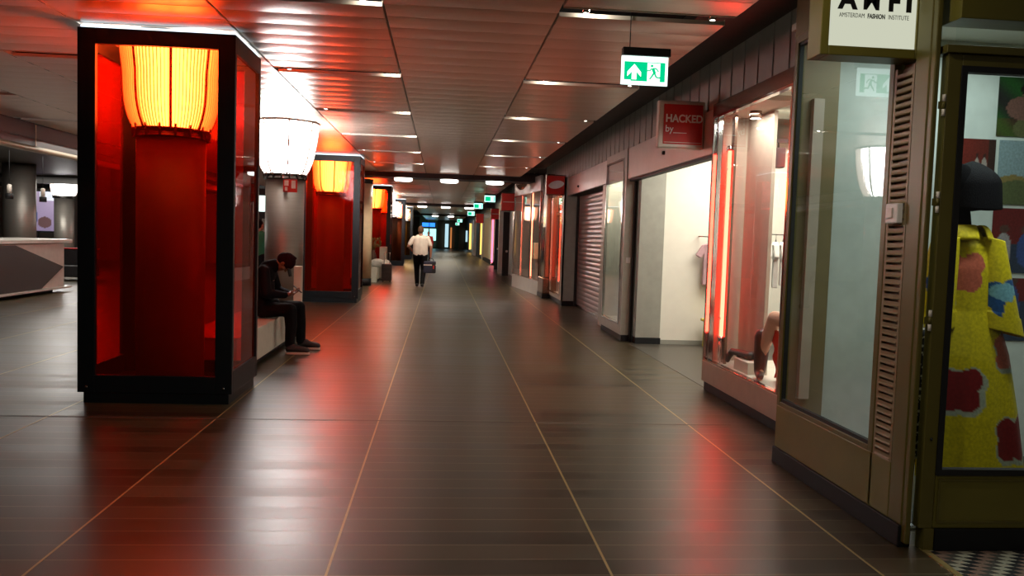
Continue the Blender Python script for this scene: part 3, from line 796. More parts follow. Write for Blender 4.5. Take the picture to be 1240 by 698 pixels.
def ph_sky(u, v):
    if E(u, v, .62, .74, .09, .10): return s2l(26, 22, 20)
    if E(u, v, .62, .60, .05, .05): return s2l(140, 100, 80)
    if v < .30+.08*math.sin(6*u): return s2l(92, 98, 62)
    if E(u, v, .2, .36, .2, .1): return s2l(140, 120, 70)
    return s2l(140, 160, 165)
def ph_blue(u, v):
    for cx in (.15, .42, .7):
        if E(u, v, cx, .36, .10, .26): return s2l(60, 80, 140) if cx > .2 else s2l(170, 160, 160)
        if E(u, v, cx, .68, .06, .07): return s2l(90, 60, 50)
    return s2l(110, 30, 28) if v > .45 else s2l(50, 60, 80)
poster(4.22, 4.9, 2.50, 2.95, 'photo of a figure in a green garden, topmost on the shop wall', ph_garden)
poster(3.93, 4.225, 2.01, 2.47, 'photo of two pale figures on a red ground above the mannequin', ph_red)
poster(4.255, 4.9, 1.98, 2.47, 'photo of a dark haired figure under a grey sky', ph_sky)
poster(4.24, 4.9, 1.45, 1.95, 'red and blue group photo beside the mannequin shoulder', ph_blue)
poster(4.24, 4.9, .92, 1.41, 'blue toned group photo lowest on the shop wall', lambda u, v: ph_blue(1-u, min(1, v*.7)))

# mannequin in the yellow coat
mq = thing('mannequin', (3.12, 4.72, 0), 'dark mannequin with a black bob wearing a yellow coat with big painted flowers', 'mannequin')
b = MB()
b.chain([(3.10, 4.72, 1.50), (3.09, 4.71, 1.78), (3.07, 4.70, 1.90)], [.10, .068, .062])
b.ell((3.06, 4.68, 2.00), (.078, .098, .125)); b.ell((2.985, 4.665, 1.985), (.02, .016, .03)); b.ell((3.02, 4.655, 1.93), (.045, .05, .04))
b.chain([(3.0, 4.72, 1.62), (2.92, 4.72, 1.36), (2.90, 4.68, 1.22)], [.055, .045, .038])
b.chain([(3.24, 4.72, 1.62), (3.34, 4.70, 1.36), (3.36, 4.68, 1.22)], [.055, .045, .038])
b.chain([(3.05, 4.72, .98), (3.04, 4.70, .55), (3.03, 4.72, .10)], [.09, .065, .045]); b.chain([(3.20, 4.72, .98), (3.22, 4.70, .55), (3.22, 4.72, .10)], [.09, .065, .045])
b.chain([(3.03, 4.74, .05), (3.01, 4.60, .035)], [.045, .035]); b.chain([(3.22, 4.74, .05), (3.23, 4.60, .035)], [.045, .035])
b.ell((3.12, 4.72, 1.2), (.15, .10, .40))
remesh(b, 'body', 'mannequin_dark', mq, .008, 5)
# hair: smooth bob flaring to a straight hem
hb = MB()
def bob(u, v):
    a = 2*PI*u; z = 2.135-.28*v
    prof = math.sin(min(1, v*2.1)*PI/2)**.75
    r = (.136+.020*v)*prof
    front = max(0, math.cos(a-PI))       # face turned to the left
    cut = 1-.20*front**2*max(0, (v-.5)*2)
    return (3.148+r*1.05*math.cos(a)*cut, 4.70+r*1.0*math.sin(a), z+.01*math.cos(2*a)*v)
hb.grid(bob, 48, 24)
hb.build('hair', 'hair', mq, solid=.02)
# coat
def coat(u, v):
    a = 2*PI*u; z = .26+1.46*(1-v)
    t = 1-v
    prof = [(0, .40, .22), (.25, .35, .195), (.5, .285, .165), (.68, .195, .135), (.85, .205, .130), (.94, .185, .115), (1, .085, .075)]
    for p, q in zip(prof, prof[1:]):
        if t <= q[0]: f = (t-p[0])/(q[0]-p[0]); rx = p[1]+(q[1]-p[1])*f; ry = p[2]+(q[2]-p[2])*f; break
    fold = 1+.035*math.sin(7*a+.6)*(1-t)**1.2+.015*math.sin(13*a)*(1-t)
    return (3.125+.075*(1-t)+rx*fold*math.cos(a), 4.71+ry*fold*math.sin(a), z)
cg = MB().grid(coat, 160, 150)
coat_o = cg.build('coat', 'pattern', mq)
YEL = s2l(214, 196, 20); RED = s2l(128, 26, 28); PINK = s2l(190, 98, 74); BLUE = s2l(30, 82, 140); PALE = s2l(170, 180, 158); LBL = s2l(120, 176, 190)
def jig(x, z, s=26, a=.012): n = noise.noise(Vector((x*s, z*s, 1.3))); return a*n
def el(x, z, cx, cz, rx, rz):
    return ((x-cx+jig(x, z))/rx)**2+((z-cz+jig(z, x))/rz)**2
def flower(x, z, cx, cz, s, col, edge):
    pet = [(-.5, .35), (.45, .42), (-.45, -.4), (.35, -.42), (0, 0)]
    d = min(el(x, z, cx+px*s, cz+pz*s, s*.62, s*.58) for px, pz in pet)
    if d < 1: return col
    if edge and min(el(x, z, cx+px*s+.012, cz+pz*s-.012, s*.78, s*.74) for px, pz in pet) < 1: return PALE
    return None
def coat_px(x, y, z):
    if y > 4.80: return YEL
    for args in ((3.055, .79, .125, RED, True), (3.07, 1.48, .115, PINK, False), (3.43, .50, .13, RED, True), (3.40, 1.02, .11, PINK, True), (2.90, 1.25, .10, RED, True)):
        c = flower(x, z, *args)
        if c: return c
    n = noise.noise(Vector((x*60, z*60, y*60)))
    return [ch*(1+.14*n) for ch in YEL]
paint_mesh(coat_o, coat_px)
# sleeves: wide, elbow length with a cuff
def sleeve(cx0, cz0, cx1, cz1, sgn, ry0=.10):
    def fn(u, v):
        a = 2*PI*u; cx = cx0+(cx1-cx0)*v; cz = cz0+(cz1-cz0)*v
        r = .072+.055*v; 
        if v > .80: r += .010
        return (cx+r*math.cos(a)*1.0, 4.66+(.085+.025*v)*math.sin(a)-.02*v, cz+.22*sgn*r*math.cos(a)*-1)
    return fn
so = MB().grid(sleeve(3.262, 1.68, 3.345, 1.13, 1), 64, 80).build('sleeve', 'pattern', mq, solid=.006)
def sl_px(x, y, z):
    if el(x, z, 3.30, 1.37, .075, .055) < 1: return LBL
    if el(x, z, 3.36, 1.40, .085, .055) < 1 or el(x, z, 3.25, 1.36, .06, .075) < 1 or el(x, z, 3.27, 1.28, .03, .05) < 1: return BLUE
    n = noise.noise(Vector((x*60, z*60, y*60))); return [ch*(1+.14*n) for ch in YEL]
paint_mesh(so, sl_px)
so2 = MB().grid(sleeve(2.985, 1.68, 2.905, 1.13, -1), 48, 60).build('sleeve', 'pattern', mq, solid=.006)
paint_mesh(so2, lambda x, y, z: BLUE if el(x, z, 2.92, 1.4, .07, .07) < 1 else YEL)
co = MB()
def collar(u, v):
    a = PI*(-.5+.06)+2*PI*(1-.06)*u+0.25; r = .088+.075*v
    return (3.12+r*1.05*math.cos(a), 4.70+r*.85*math.sin(a), 1.755-.085*v+.035*math.sin(v*PI))
cl = co.grid(collar, 48, 8).build('collar', 'pattern', mq, solid=.008)
paint_mesh(cl, lambda x, y, z: [ch*(1+.1*noise.noise(Vector((x*70, y*70, z*70)))) for ch in YEL])
# second garment glimpsed through the hinge gap
sk = thing('patterned_skirt', (2.745, 4.46, 0), 'black and white dotted skirt on a stand, glimpsed through the hinge gap', 'skirt')
MB().lathe([(.085, .42), (.075, .8), (.06, 1.12), (.055, 1.16)], (2.745, 4.46), 40).build('skirt', 'dots', sk)
MB().lathe([(.08, 0), (.08, .02), (.012, .03), (.012, 1.18)], (2.745, 4.46), 20).build('stand', 'chrome', sk)
# ================================================================== CLOTHES SHOP: lit window, open front, vitrine
XD = 2.88
struct(box(XD+.03, XD+.10, 6.70, 8.74, 0, .105), 'baseboard_clothes_shop', 'plinth', .006)
struct(box(XD, XD+.08, 6.70, 8.74, .105, .33), 'wall_clothes_sill', 'beige_sill', .004)
struct(box(XD, XD+.10, 6.2, 8.76, 2.96, 3.10), 'wall_clothes_header', 'brownsteel', .004)
struct(box(2.88, 2.94, 6.12, 6.715, 0, 2.96), 'wall_shop_divider', 'brownsteel', .004)
win = struct(frame_rect(MB(), 'x', XD, .06, 6.72, 8.74, .33, 2.97, .035, .02, .03).box(XD, XD+.05, 8.555, 8.58, .35, 2.94), 'window_3', 'chrome', .003)
box(XD+.025, XD+.033, 6.75, 8.56, .35, 2.94).build('pane', 'clear', win); box(XD+.025, XD+.033, 8.58, 8.71, .35, 2.94).build('pane', 'clear', win)
struct(box(XD+.02, 6.4, 6.25, 8.74, .30, .335), 'floor_display', 'whitewall', .002) if False else struct(box(XD+.03, 3.9, 6.3, 8.74, .29, .335), 'floor_display', 'white', .002)
bp = tag(box(3.24, 3.28, 7.97, 8.66, .336, 2.94).build('partition_screen', 'beige', None, .004, origin=(3.26, 8.2, .336)), 'tall beige panel at the back of the shop window beside the neon tube', 'panel')
struct(box(2.98, 3.26, 8.69, 8.74, .335, 2.96), 'wall_display_end', 'beige')
def neon(x, y, z0, z1, mat, label, cap=False, r=.016, zb=None):
    t = thing('neon_tube', (x, y, z0), label, 'neon light', 'neon tubes in the shop windows')
    MB().tube([(x, y, z0), (x, y, z1)], r, 12).build('tube', mat, t)
    e = MB()
    for z in (z0-.05, z1): e.tube([(x, y, z), (x, y, z+.05)], r*1.35, 12)
    e.box(x-.02, x+.028, y-.008, y+.008, z1-.2, z1-.18).box(x-.02, x+.028, y-.008, y+.008, z0+.18, z0+.2)
    if zb is not None: e.tube([(x, y, zb), (x, y, z0-.04)], .007, 8)
    e.build('end_fittings', 'chrome', t)
    return t
neon(2.985, 8.47, .62, 2.58, 'neon_core', 'orange neon tube standing in the lit window with the bent mannequin leg', r=.020, zb=.336)
t = thing('neon_channel', (3.03, 8.45, .336), 'dark upright metal channel behind the orange neon tube in the lit clothes window', 'bracket')
MB().box(3.015, 3.03, 8.415, 8.53, .336, 2.94).build('back', 'brownsteel', t, bevel=.002); MB().box(3.0, 3.03, 8.40, 8.415, .336, 2.94).build('cheek', 'brownsteel', t, bevel=.002)  # dark strip beside the tube; back plate added to keep its light off the panel
neon(3.02, 8.62, .62, 2.58, 'neon_orange', 'second orange tube hidden behind the thin chrome mullion of the lit clothes window', r=.012, zb=.336)
# room
struct(box(2.95, 7.0, 6.2, 12.6, -.02, .004), 'floor_shop', 'shopfloor')
struct(box(3.44, 7.1, 12.6, 12.7, 0, 3.3), 'wall_shop_back', 'whitewall')
struct(box(7.0, 7.1, 6.2, 12.6, 0, 3.3), 'wall_shop_side', 'whitewall')
struct(box(3.0, 7.1, 6.16, 6.2, 0, 3.3), 'wall_shop_partition', 'whitewall')
struct(box(3.0, 7.1, 6.2, 12.7, 3.22, 3.28), 'ceiling_clothes_shop', 'whitewall')
struct(box(3.44, 7.0, 12.585, 12.6, 0, .07), 'baseboard_shop_back', 'grey')
# fascia over the opening
struct(box(2.90, 2.95, 8.76, 14.5, 2.58, 3.06), 'wall_opening_fascia', 'silver', .003)
struct(box(2.93, 3.03, 8.76, 12.85, 2.545, 2.585), 'trim_50', 'blackmat')
o = tag(MB().lathe([(.001, -.03), (.02, -.03), (.026, -.01), (.026, 0)], (0, 0), 16).build('motion_detector', 'blackmat'), 'small round black sensor on the silver panel over the open shop front', 'sensor')
o.rotation_euler = (0, PI/2, 0); o.location = (2.90, 10.75, 2.78)
struct(box(3.01, 3.045, 12.80, 12.86, 0, 2.58), 'trim_51', 'blackmat')
struct(box(3.05, 3.44, 12.56, 12.75, .1, 3.06), 'wall_opening_pier', 'grey', .004)
struct(box(3.045, 3.45, 12.55, 12.75, 0, .1), 'baseboard_pier', 'plinth', .004)
# red sign HACKED by___
hs = thing('box_sign', (2.65, 9.15, 2.92), 'red box sign with white letters HACKED by on the beam over the open shop', 'sign')
MB().box(2.37, 2.90, 9.10, 9.20, 2.655, 3.185).build('housing', 'sign_frame', hs, bevel=.018)
MB().box(2.43, 2.872, 9.090, 9.102, 2.70, 3.14).build('face', 'sign_red', hs)
text('lettering', 'HACKED', .118, 'sign_white', hs, (2.448, 9.087, 2.945), bold=.0035, sx=.90)
text('lettering', 'by___', .105, 'sign_white', hs, (2.448, 9.087, 2.835), bold=.0008, sx=.95)
MB().box(2.44, 2.865, 9.088, 9.091, 2.716, 2.722).build('light_line', 'sign_frame', hs)
MB().box(2.88, 2.96, 9.12, 9.18, 3.06, 3.10).box(2.88, 2.96, 9.12, 9.18, 2.72, 2.76).build('bracket', 'chrome', hs)
# vitrine pier
v = MB(); v.box(2.88, 2.92, 12.87, 14.5, .10, .255).box(2.88, 2.92, 12.87, 14.5, 2.925, 3.06).box(2.88, 2.92, 12.87, 13.05, .255, 2.925).box(2.88, 2.92, 14.40, 14.5, .255, 2.925)
v.box(2.92, 3.30, 12.87, 12.90, .1, 3.06).box(2.92, 3.30, 14.47, 14.5, .1, 3.06).box(3.27, 3.30, 12.9, 14.47, .1, 3.06).box(2.92, 3.27, 12.9, 14.47, .22, .255).box(2.92, 3.27, 12.9, 14.47, 2.925, 2.95)
struct(v, 'wall_vitrine', 'pier')
struct(MB().box(2.89, 3.06, 12.86, 14.51, 0, .10), 'baseboard_vitrine', 'plinth', .004)
win = struct(frame_rect(MB(), 'x', 2.865, .05, 13.04, 14.41, .25, 2.93, .03), 'window_4', 'chrome', .003)
box(2.885, 2.892, 13.07, 14.38, .28, 2.90).build('pane', 'clear', win)
t = thing('wall_switch', (2.96, 12.86, 1.3), 'white square switch plate on the near side of the glass vitrine pier', 'switch')
MB().box(2.925, 2.99, 12.852, 12.872, 1.25, 1.34).build('plate', 'sign_white', t, bevel=.003)
MB().box(2.94, 2.975, 12.848, 12.853, 1.27, 1.32).build('rocker', 'sign_white', t, bevel=.002)
# wall and shutter
sh = MB(); n = 26; h = 2.63/n
for i in range(n):
    z0 = i*h
    vs = []
    for k in range(6):
        t_ = k/5; z = z0+h*(.02+.96*t_); x = 3.25+.010*(2*t_-1)**2
        vs += [(x, 15.4, z), (x, 19.6, z)]
    sh.add(vs, [(2*k, 2*k+2, 2*k+3, 2*k+1) for k in range(5)], True)
    sh.box(3.262, 3.28, 15.4, 19.6, z0-.004, z0+.004)
shut = thing('roller_shutter', (3.25, 17.6, 0), 'closed silver roller shutter of horizontal slats between two piers', 'shutter')
sh.build('slats', 'shutter', shut)
MB().box(3.22, 3.29, 15.4, 19.6, 0, .06).build('bottom_rail', 'chrome_dark', shut)
struct(box(2.95, 3.0, 14.5, 19.6, 2.63, 3.06), 'wall_shutter_fascia', 'silver', .003)
struct(box(3.0, 3.3, 14.5, 15.4, 0, 2.7), 'wall_vitrine_return', 'pier')
struct(box(3.0, 3.3, 15.36, 19.6, 2.63, 2.66), 'trim_52', 'blackmat')
struct(box(3.18, 3.24, 19.40, 19.46, 0, 2.63), 'trim_53', 'blackmat')
o = tag(MB().lathe([(.001, -.03), (.022, -.03), (.026, 0)], (0, 0), 14).build('motion_detector', 'blackmat'), 'small black sensor on the reflecting panel over the roller shutter', 'sensor')
o.rotation_euler = (0, PI/2, 0); o.location = (2.95, 17.9, 2.76)
# second lit window with neon, behind a grey pier
p = MB(); p.box(2.88, 3.25, 19.46, 19.52, .12, 3.06).box(2.88, 2.92, 19.46, 19.75, .12, 3.06).box(2.88, 2.92, 19.75, 21.6, .12, .22).box(2.88, 2.92, 19.75, 21.6, 2.68, 3.06)
struct(p, 'wall_neon_window', 'pier')
struct(box(2.90, 3.25, 19.45, 21.7, 0, .12), 'baseboard_neon_window', 'plinth')
struct(box(3.32, 3.36, 19.5, 21.7, 0, 3.06), 'wall_neon_back', 'salmon'); struct(box(2.92, 3.32, 19.55, 21.7, .16, .2), 'floor_neon_window', 'white')
win = struct(frame_rect(MB(), 'x', 2.865, .05, 19.74, 21.6, .21, 2.69, .03), 'window_5', 'chrome', .003)
box(2.885, 2.892, 19.77, 21.57, .24, 2.66).build('pane', 'clear', win)
neon(2.99, 20.45, .45, 2.66, 'neon_soft', 'orange neon tube under the red lens sign', r=.024, zb=.2)
neon(3.05, 21.1, .5, 2.5, 'neon_orange', 'paler neon tube deeper in the window under the red lens sign', r=.02, zb=.2)
ls = thing('box_sign', (2.66, 19.6, 2.88), 'red box sign with a white lens shape beside the roller shutter', 'sign')
MB().box(2.43, 2.92, 19.55, 19.65, 2.63, 3.12).build('housing', 'brownsteel', ls, bevel=.012)
MB().box(2.46, 2.90, 19.535, 19.552, 2.66, 3.09).build('face', 'sign_red', ls)
lens = [(2.68+.19*math.cos(a)*1.0, 2.885+.095*math.copysign(abs(math.sin(a))**1.25, math.sin(a))+.03*math.cos(a)) for a in [2*PI*k/40 for k in range(40)]]
MB().prism(lens, 'y', 19.528, 19.536).build('lens_shape', 'sign_white', ls)
# brown chrome pier
p = MB().box(2.74, 3.4, 21.7, 22.75, .55, 3.3).box(2.70, 3.4, 21.68, 22.78, .12, .55)
struct(p, 'wall_brown_pier', 'brownsteel', .02); struct(box(2.69, 3.4, 21.66, 22.8, 0, .12), 'baseboard_brown_pier', 'plinth')
struct(MB().box(2.72, 2.76, 22.4, 22.46, .55, 3.2).box(2.725, 2.74, 21.74, 22.3, .58, 1.9), 'trim_54', 'chrome')
# slanted shop window with neon
A = Vector((2.70, 22.8, 0)); B = Vector((2.33, 26.9, 0)); d = (B-A); n_ = Vector((d.y, -d.x, 0)).normalized()
def slab(a, b, z0, z1, th, off=0.):
    p0 = A+d*a+n_*off; p1 = A+d*b+n_*off; q = n_*th
    return [(p0.x, p0.y), (p1.x, p1.y), (p1.x+q.x, p1.y+q.y), (p0.x+q.x, p0.y+q.y)], z0, z1
def SL(mb, *a):
    poly, z0, z1 = slab(*a); return mb.prism(poly, 'z', z0, z1)
struct(SL(MB(), 0, 1, .0, .40, .06), 'wall_slanted_sill', 'silver')
struct(SL(MB(), 0, 1, 2.92, 3.35, .06), 'wall_slanted_header', 'silver')
f = MB()
for a in (0, .33, .66, .99): SL(f, a, a+.012, .40, 2.92, .05, -.005)
SL(f, 0, 1, .40, .43, .05, -.004); SL(f, 0, 1, 2.90, 2.93, .05, -.004)
win = struct(f, 'window_6', 'chrome')
SL(MB(), .005, .995, .43, 2.90, .008, .02).build('pane', 'clear', win)
struct(box(3.7, 3.8, 22.8, 27, 0, 3.3), 'wall_slanted_back', 'grey'); struct(box(2.4, 3.8, 27.0, 27.1, 0, 3.3), 'wall_slanted_end', 'grey'); struct(box(2.8, 3.8, 22.75, 22.8, 0, 3.3), 'wall_slanted_side', 'grey')
pn = A+d*.44+n_*.14
neon(pn.x, pn.y, .45, 2.95, 'neon_soft', 'orange neon tube behind slanted glass under a dark cone lamp', r=.03)
t = thing('pendant_cone_lamp', (pn.x-.36, pn.y-.05, 3.0), 'dark brown cone lamp over the neon tube in the slanted window', 'lamp')
MB().lathe([(.04, 3.02), (.09, 3.06), (.17, 3.16), (.19, 3.22), (.17, 3.22), (.05, 3.1)], (pn.x-.36, pn.y-.02), 28).build('shade', 'brownsteel', t)
MB().tube([(pn.x-.36, pn.y-.02, 3.2), (pn.x-.36, pn.y-.02, 3.7)], .015, 8).build('rod', 'blackmat', t)
t = thing('display_stool', (3.2, 25.8, 0), 'pale wooden display block behind the slanted glass', 'display block')
MB().box(2.85, 3.35, 25.2, 26.2, .95, 1.45).build('top', 'column_cream', t, bevel=.02); MB().box(2.9, 3.3, 25.3, 26.1, 0, .95).build('base', 'grey', t)
# red signs farther on
def red_sign(x0, x1, y, z0, z1, label, stripe=True):
    t = thing('box_sign', ((x0+x1)/2, y, (z0+z1)/2), label, 'sign', 'red signs along the far shops')
    MB().box(x0, x1, y, y+.1, z0, z1).build('housing', 'brownsteel', t, bevel=.01)
    MB().box(x0+.025, x1-.02, y-.01, y+.002, z0+.025, z1-.025).build('face', 'sign_red', t)
    if stripe: MB().box(x0+.06, x1-.07, y-.014, y-.009, (z0+z1)/2-.012, (z0+z1)/2+.012).build('lettering', 'sign_frame', t)
    MB().box(x1-.02, x1+.5, y+.03, y+.07, z1-.1, z1-.06).build('bracket', 'chrome', t)
red_sign(1.92, 2.42, 27.2, 2.46, 3.06, 'plain red square sign between the slanted window and the exit signs')
red_sign(2.30, 2.75, 39.5, 2.42, 2.96, 'dark red sign over the black open doors')
red_sign(2.05, 2.55, 51, 2.4, 3.0, 'smallest dark red sign just below the exit signs', False)

# far shopfronts
def far_bay(y0, y1, x, mat, label, kind='panel', z0=.12, z1=2.75):
    return tag(box(x, x+.08, y0, y1, z0, z1).build('shop_'+kind, mat, None, .01, origin=(x, y0, z0)), label, 'shop front')
struct(MB().box(2.9, 3.0, 27.1, 100, 2.7, 3.75).box(2.95, 3.05, 27.1, 100, 0, 2.7), 'wall_right_far', 'grey')
def door_leaf(y0, y1, x, label):
    t = thing('door_leaf', (x, y0, 0), label, 'door')
    MB().box(x, x+.26, y0, y0+.06, 0.01, 2.62).build('leaf', 'blackmat', t, bevel=.01)
    o = MB().lathe([(.001, -.02), (.05, -.02), (.05, 0)], (0, 0), 16).build('knob', 'sign_white', t, origin=(0, 0, 0))
    o.rotation_euler = (-PI/2, 0, 0); o.location = Vector((x+.17, y0-.005, 1.02))-world_loc(t)
    return t
door_leaf(33.5, 0, 2.48, 'nearer of the two black open door leaves past the slanted window')
door_leaf(39.8, 0, 2.55, 'farther of the two black open door leaves past the slanted window')
struct(MB().box(2.5, 2.95, 36.2, 36.5, 0, 3.1), 'wall_far_pier', 'silver')
struct(MB().box(2.55, 3, 28.2, 28.5, 0, 3.3), 'wall_far_pier_two', 'silver')
neon(2.82, 46.0, .15, 2.75, 'neon_pink', 'pink neon tube past the black door leaves', r=.05)
struct(box(2.84, 2.96, 47.2, 56, .25, 2.75), 'wall_cream_lit', 'cream_wall'); struct(box(2.80, 2.96, 46, 56, 0, .2), 'baseboard_far', 'plinth')
struct(MB().box(2.8, 2.96, 56.5, 57.5, 0, 3), 'wall_far_pier_three', 'silver')
neon(2.8, 59, .3, 2.7, 'neon_yellow', 'amber light strip past the cream lit wall', r=.06, zb=0)
struct(MB().box(2.75, 2.96, 62, 66, 0, 2.8), 'wall_far_pier_four', 'dark'); struct(MB().box(2.6, 2.96, 68, 70, 0, 2.9), 'wall_far_pier_five', 'silver')
neon(2.75, 80, .3, 2.8, 'neon_yellow', 'farthest amber light strip near the end wall', r=.10, zb=0)
# end of the walkway
for i, (x0, x1) in enumerate([(-.55, .25), (.9, 1.5), (2.0, 2.6), (-4.8, -2.6)]):
    struct(box(x0, x1, 96, 97, 0, 3.6), 'wall_end_pier_%s' % ['one', 'two', 'three', 'four'][i], 'darkcol')
t = thing('info_board', (-1.5, 95, 2.5), 'blue glowing information board at the far end of the walkway', 'board')
MB().box(-2.35, -.75, 95, 95.1, 2.45, 3.0).build('housing', 'blackmat', t, bevel=.02)
MB().box(-2.28, -1.5, 94.97, 95, 2.5, 2.95).box(-1.42, -.82, 94.97, 95, 2.5, 2.95).build('display', 'blueglow', t)
MB().box(-1.8, -1.7, 95.02, 95.08, 3, 3.6).build('hanger', 'blackmat', t)
t = thing('glass_door', (-1.5, 98, 0), 'pale lit glass exit beneath the blue board', 'door')
MB().box(-2.4, -1.6, 98, 98.1, .1, 2.3).box(-1.45, -.7, 98, 98.1, .9, 2.3).build('pane', 'daylight', t)
frame_rect(MB(), 'y', 97.95, .1, -2.5, -.6, 0, 2.4, .08).build('frame', 'darkcol', t)
for i, (x, w, m, z0, z1) in enumerate([(.55, .20, 'daylight_dim', .2, 2.9), (1.05, .08, 'neon_dim', .1, 2.5), (2.85, .10, 'daylight_dim', .9, 2.2)]):
    tag(box(x-w, x+w, 95.5, 95.6, z0, z1).build('light_column', m, None, .02, origin=(x, 95.5, z0)), ['white lit strip on the dark end wall', 'orange lit strip on the dark end wall', 'short pale lit strip at the right of the dark end wall'][i], 'light')

# ================================================================== EXIT SIGNS
def exit_sign(x0, y, z0, label, big=True, w=.38):
    x1 = x0+w; H = .285
    t = thing('exit_sign', ((x0+x1)/2, y, z0), label, 'exit sign', 'green exit signs hanging from the ceiling')
    MB().box(x0+.004, x1+.004, y-.035, y+.035, z0+.222, z0+H).build('housing', 'blackmat', t, bevel=.004)
    fw = 'exit_white' if big else 'exit_far'
    MB().box(x0, x1-.008, y-.008, y+.008, z0, z0+.222).build('panel', fw, t)
    MB().tube([(x0+.062, y, z0+H), (x0+.062, y, 3.45)], .004, 6).build('cord', 'blackmat', t)
    g = MB(); yy = y-.0095
    if not big:
        g.box(x0+.03, x1-.17, yy, y, z0+.03, z0+.18).build('symbol', 'exit_green', t); MB().box(x1-.055, x1-.03, yy, y, z0+.03, z0+.18).build('symbol', 'exit_green', t); return t
    g.box(x0+.022, x0+.207, yy, y, z0+.028, z0+.178).box(x0+.310, x0+.350, yy, y, z0+.028, z0+.178)
    g.box(x0+.207, x0+.310, yy, y, z0+.172, z0+.178)
    g.build('green_field', 'exit_green', t)
    a = MB(); cx = x0+.102; y2 = yy-.002
    a.prism([(cx, z0+.160), (cx+.055, z0+.098), (cx+.055, z0+.062), (cx+.019, z0+.100), (cx+.019, z0+.040), (cx-.019, z0+.040), (cx-.019, z0+.100), (cx-.055, z0+.062), (cx-.055, z0+.098)], 'y', y2, yy)
    a.box(x0+.024, x0+.075, y2, yy, z0+.030, z0+.036)
    a.build('arrow', 'exit_white', t)
    m = MB(); cx = x0+.255; zc = z0
    m.prism([(cx-.012+.0105*math.cos(k*PI/8), zc+.150+.0105*math.sin(k*PI/8)) for k in range(16)], 'y', y2, yy)
    def limb(p, q, w):
        dx, dz = q[0]-p[0], q[1]-p[1]; l = math.hypot(dx, dz); nx, nz = -dz/l*w, dx/l*w
        m.prism([(cx+p[0]+nx, zc+p[1]+nz), (cx+q[0]+nx, zc+q[1]+nz), (cx+q[0]-nx, zc+q[1]-nz), (cx+p[0]-nx, zc+p[1]-nz)], 'y', y2, yy)
    limb((-.005, .133), (.012, .092), .011); limb((-.014, .130), (-.028, .112), .005); limb((-.028, .112), (-.048, .112), .0045)
    limb((.008, .134), (.030, .125), .005); limb((.030, .125), (.042, .105), .0045)
    limb((.010, .096), (.026, .062), .0065); limb((.026, .062), (.056, .060), .0055); limb((.006, .096), (-.010, .070), .0065); limb((-.010, .070), (-.028, .045), .0055)
    m.build('running_figure', 'exit_green', t)
    return t
exit_sign(1.372, 6.48, 2.835, 'nearest green exit sign with an arrow and a running figure')
for i, (x0, y, z0, lab_) in enumerate([(1.44, 28.7, 2.80, 'second green exit sign from the camera, beside the plain red sign'), (1.27, 34.0, 2.73, 'third green exit sign from the camera, just below the second'),
                                 (1.33, 44, 2.68, 'fourth green exit sign from the camera'), (1.12, 62, 2.6, 'fifth green exit sign from the camera, small and dim'), (1.28, 80, 2.6, 'farthest and smallest green exit sign')]):
    exit_sign(x0, y, z0, lab_, False)

# ================================================================== THINGS IN THE CLOTHES SHOP
# seated display mannequin: bent leg with a maroon boot
sm = thing('mannequin', (3.12, 7.2, .336), 'seated pale mannequin with a maroon boot and a red skirt in the lit window', 'mannequin')
b = MB()
b.chain([(3.28, 6.86, .90), (3.10, 7.36, .93), (3.055, 7.50, .62), (3.05, 7.52, .42)], [.095, .068, .055, .042])
b.chain([(3.38, 6.82, .90), (3.42, 7.28, .90), (3.40, 7.32, .55), (3.40, 7.30, .40)], [.095, .066, .052, .04])
b.chain([(3.05, 7.53, .40), (3.0, 7.40, .365)], [.04, .03]); b.chain([(3.40, 7.31, .40), (3.37, 7.18, .365)], [.04, .03])
b.ell((3.34, 6.82, .93), (.17, .13, .13)); b.ell((3.34, 6.80, 1.12), (.13, .10, .22)); b.ell((3.34, 6.80, 1.32), (.17, .10, .16))
b.chain([(3.34, 6.8, 1.42), (3.33, 6.82, 1.54)], [.055, .048]); b.ell((3.32, 6.85, 1.64), (.075, .09, .115))
b.chain([(3.17, 6.82, 1.38), (3.13, 7.00, 1.16), (3.16, 7.14, .99)], [.045, .038, .028]); b.chain([(3.51, 6.82, 1.38), (3.54, 6.98, 1.14), (3.46, 7.12, .98)], [.045, .038, .028])
for k in range(4): b.chain([(3.15+.015*k, 7.16, .985), (3.145+.016*k, 7.23, .965), (3.145+.016*k, 7.26, .95)], [.011, .009, .007])
b.chain([(3.13, 7.15, .99), (3.11, 7.19, .975)], [.011, .008])
remesh(b, 'body', 'mannequin_skin', sm, .009, 5)
bt = MB(); bt.chain([(3.052, 7.51, .74), (3.05, 7.525, .52), (3.05, 7.535, .41)], [.078, .066, .056]); bt.chain([(3.05, 7.54, .385), (3.0, 7.40, .372)], [.047, .034])
remesh(bt, 'boot', 'boot', sm, .008, 3)
sk_ = MB().grid(lambda u, v: (3.13+.13*v+(.05+.12*v)*math.cos(PI*u)*-.6, 7.40-.42*u+.03*math.sin(14*v+3*u), .80-.44*v+.02*math.sin(9*u)), 26, 20)
sk_.build('skirt', 'red_cloth', sm, solid=.02)
tp = MB(); tp.ell((3.33, 6.80, 1.30), (.19, .125, .19)); tp.chain([(3.19, 6.82, 1.39), (3.12, 6.97, 1.22)], [.075, .06]); tp.ell((3.33, 6.8, 1.12), (.15, .12, .14))
remesh(tp, 'top', 'pink_top', sm, .012, 4)
ds = thing('stool', (3.36, 6.8, .336), 'red covered stool under the seated mannequin', 'stool')
MB().lathe([(.18, .68), (.20, .70), (.20, .78), (.18, .80)], (3.36, 6.8), 28).build('seat', 'red_cloth', ds)
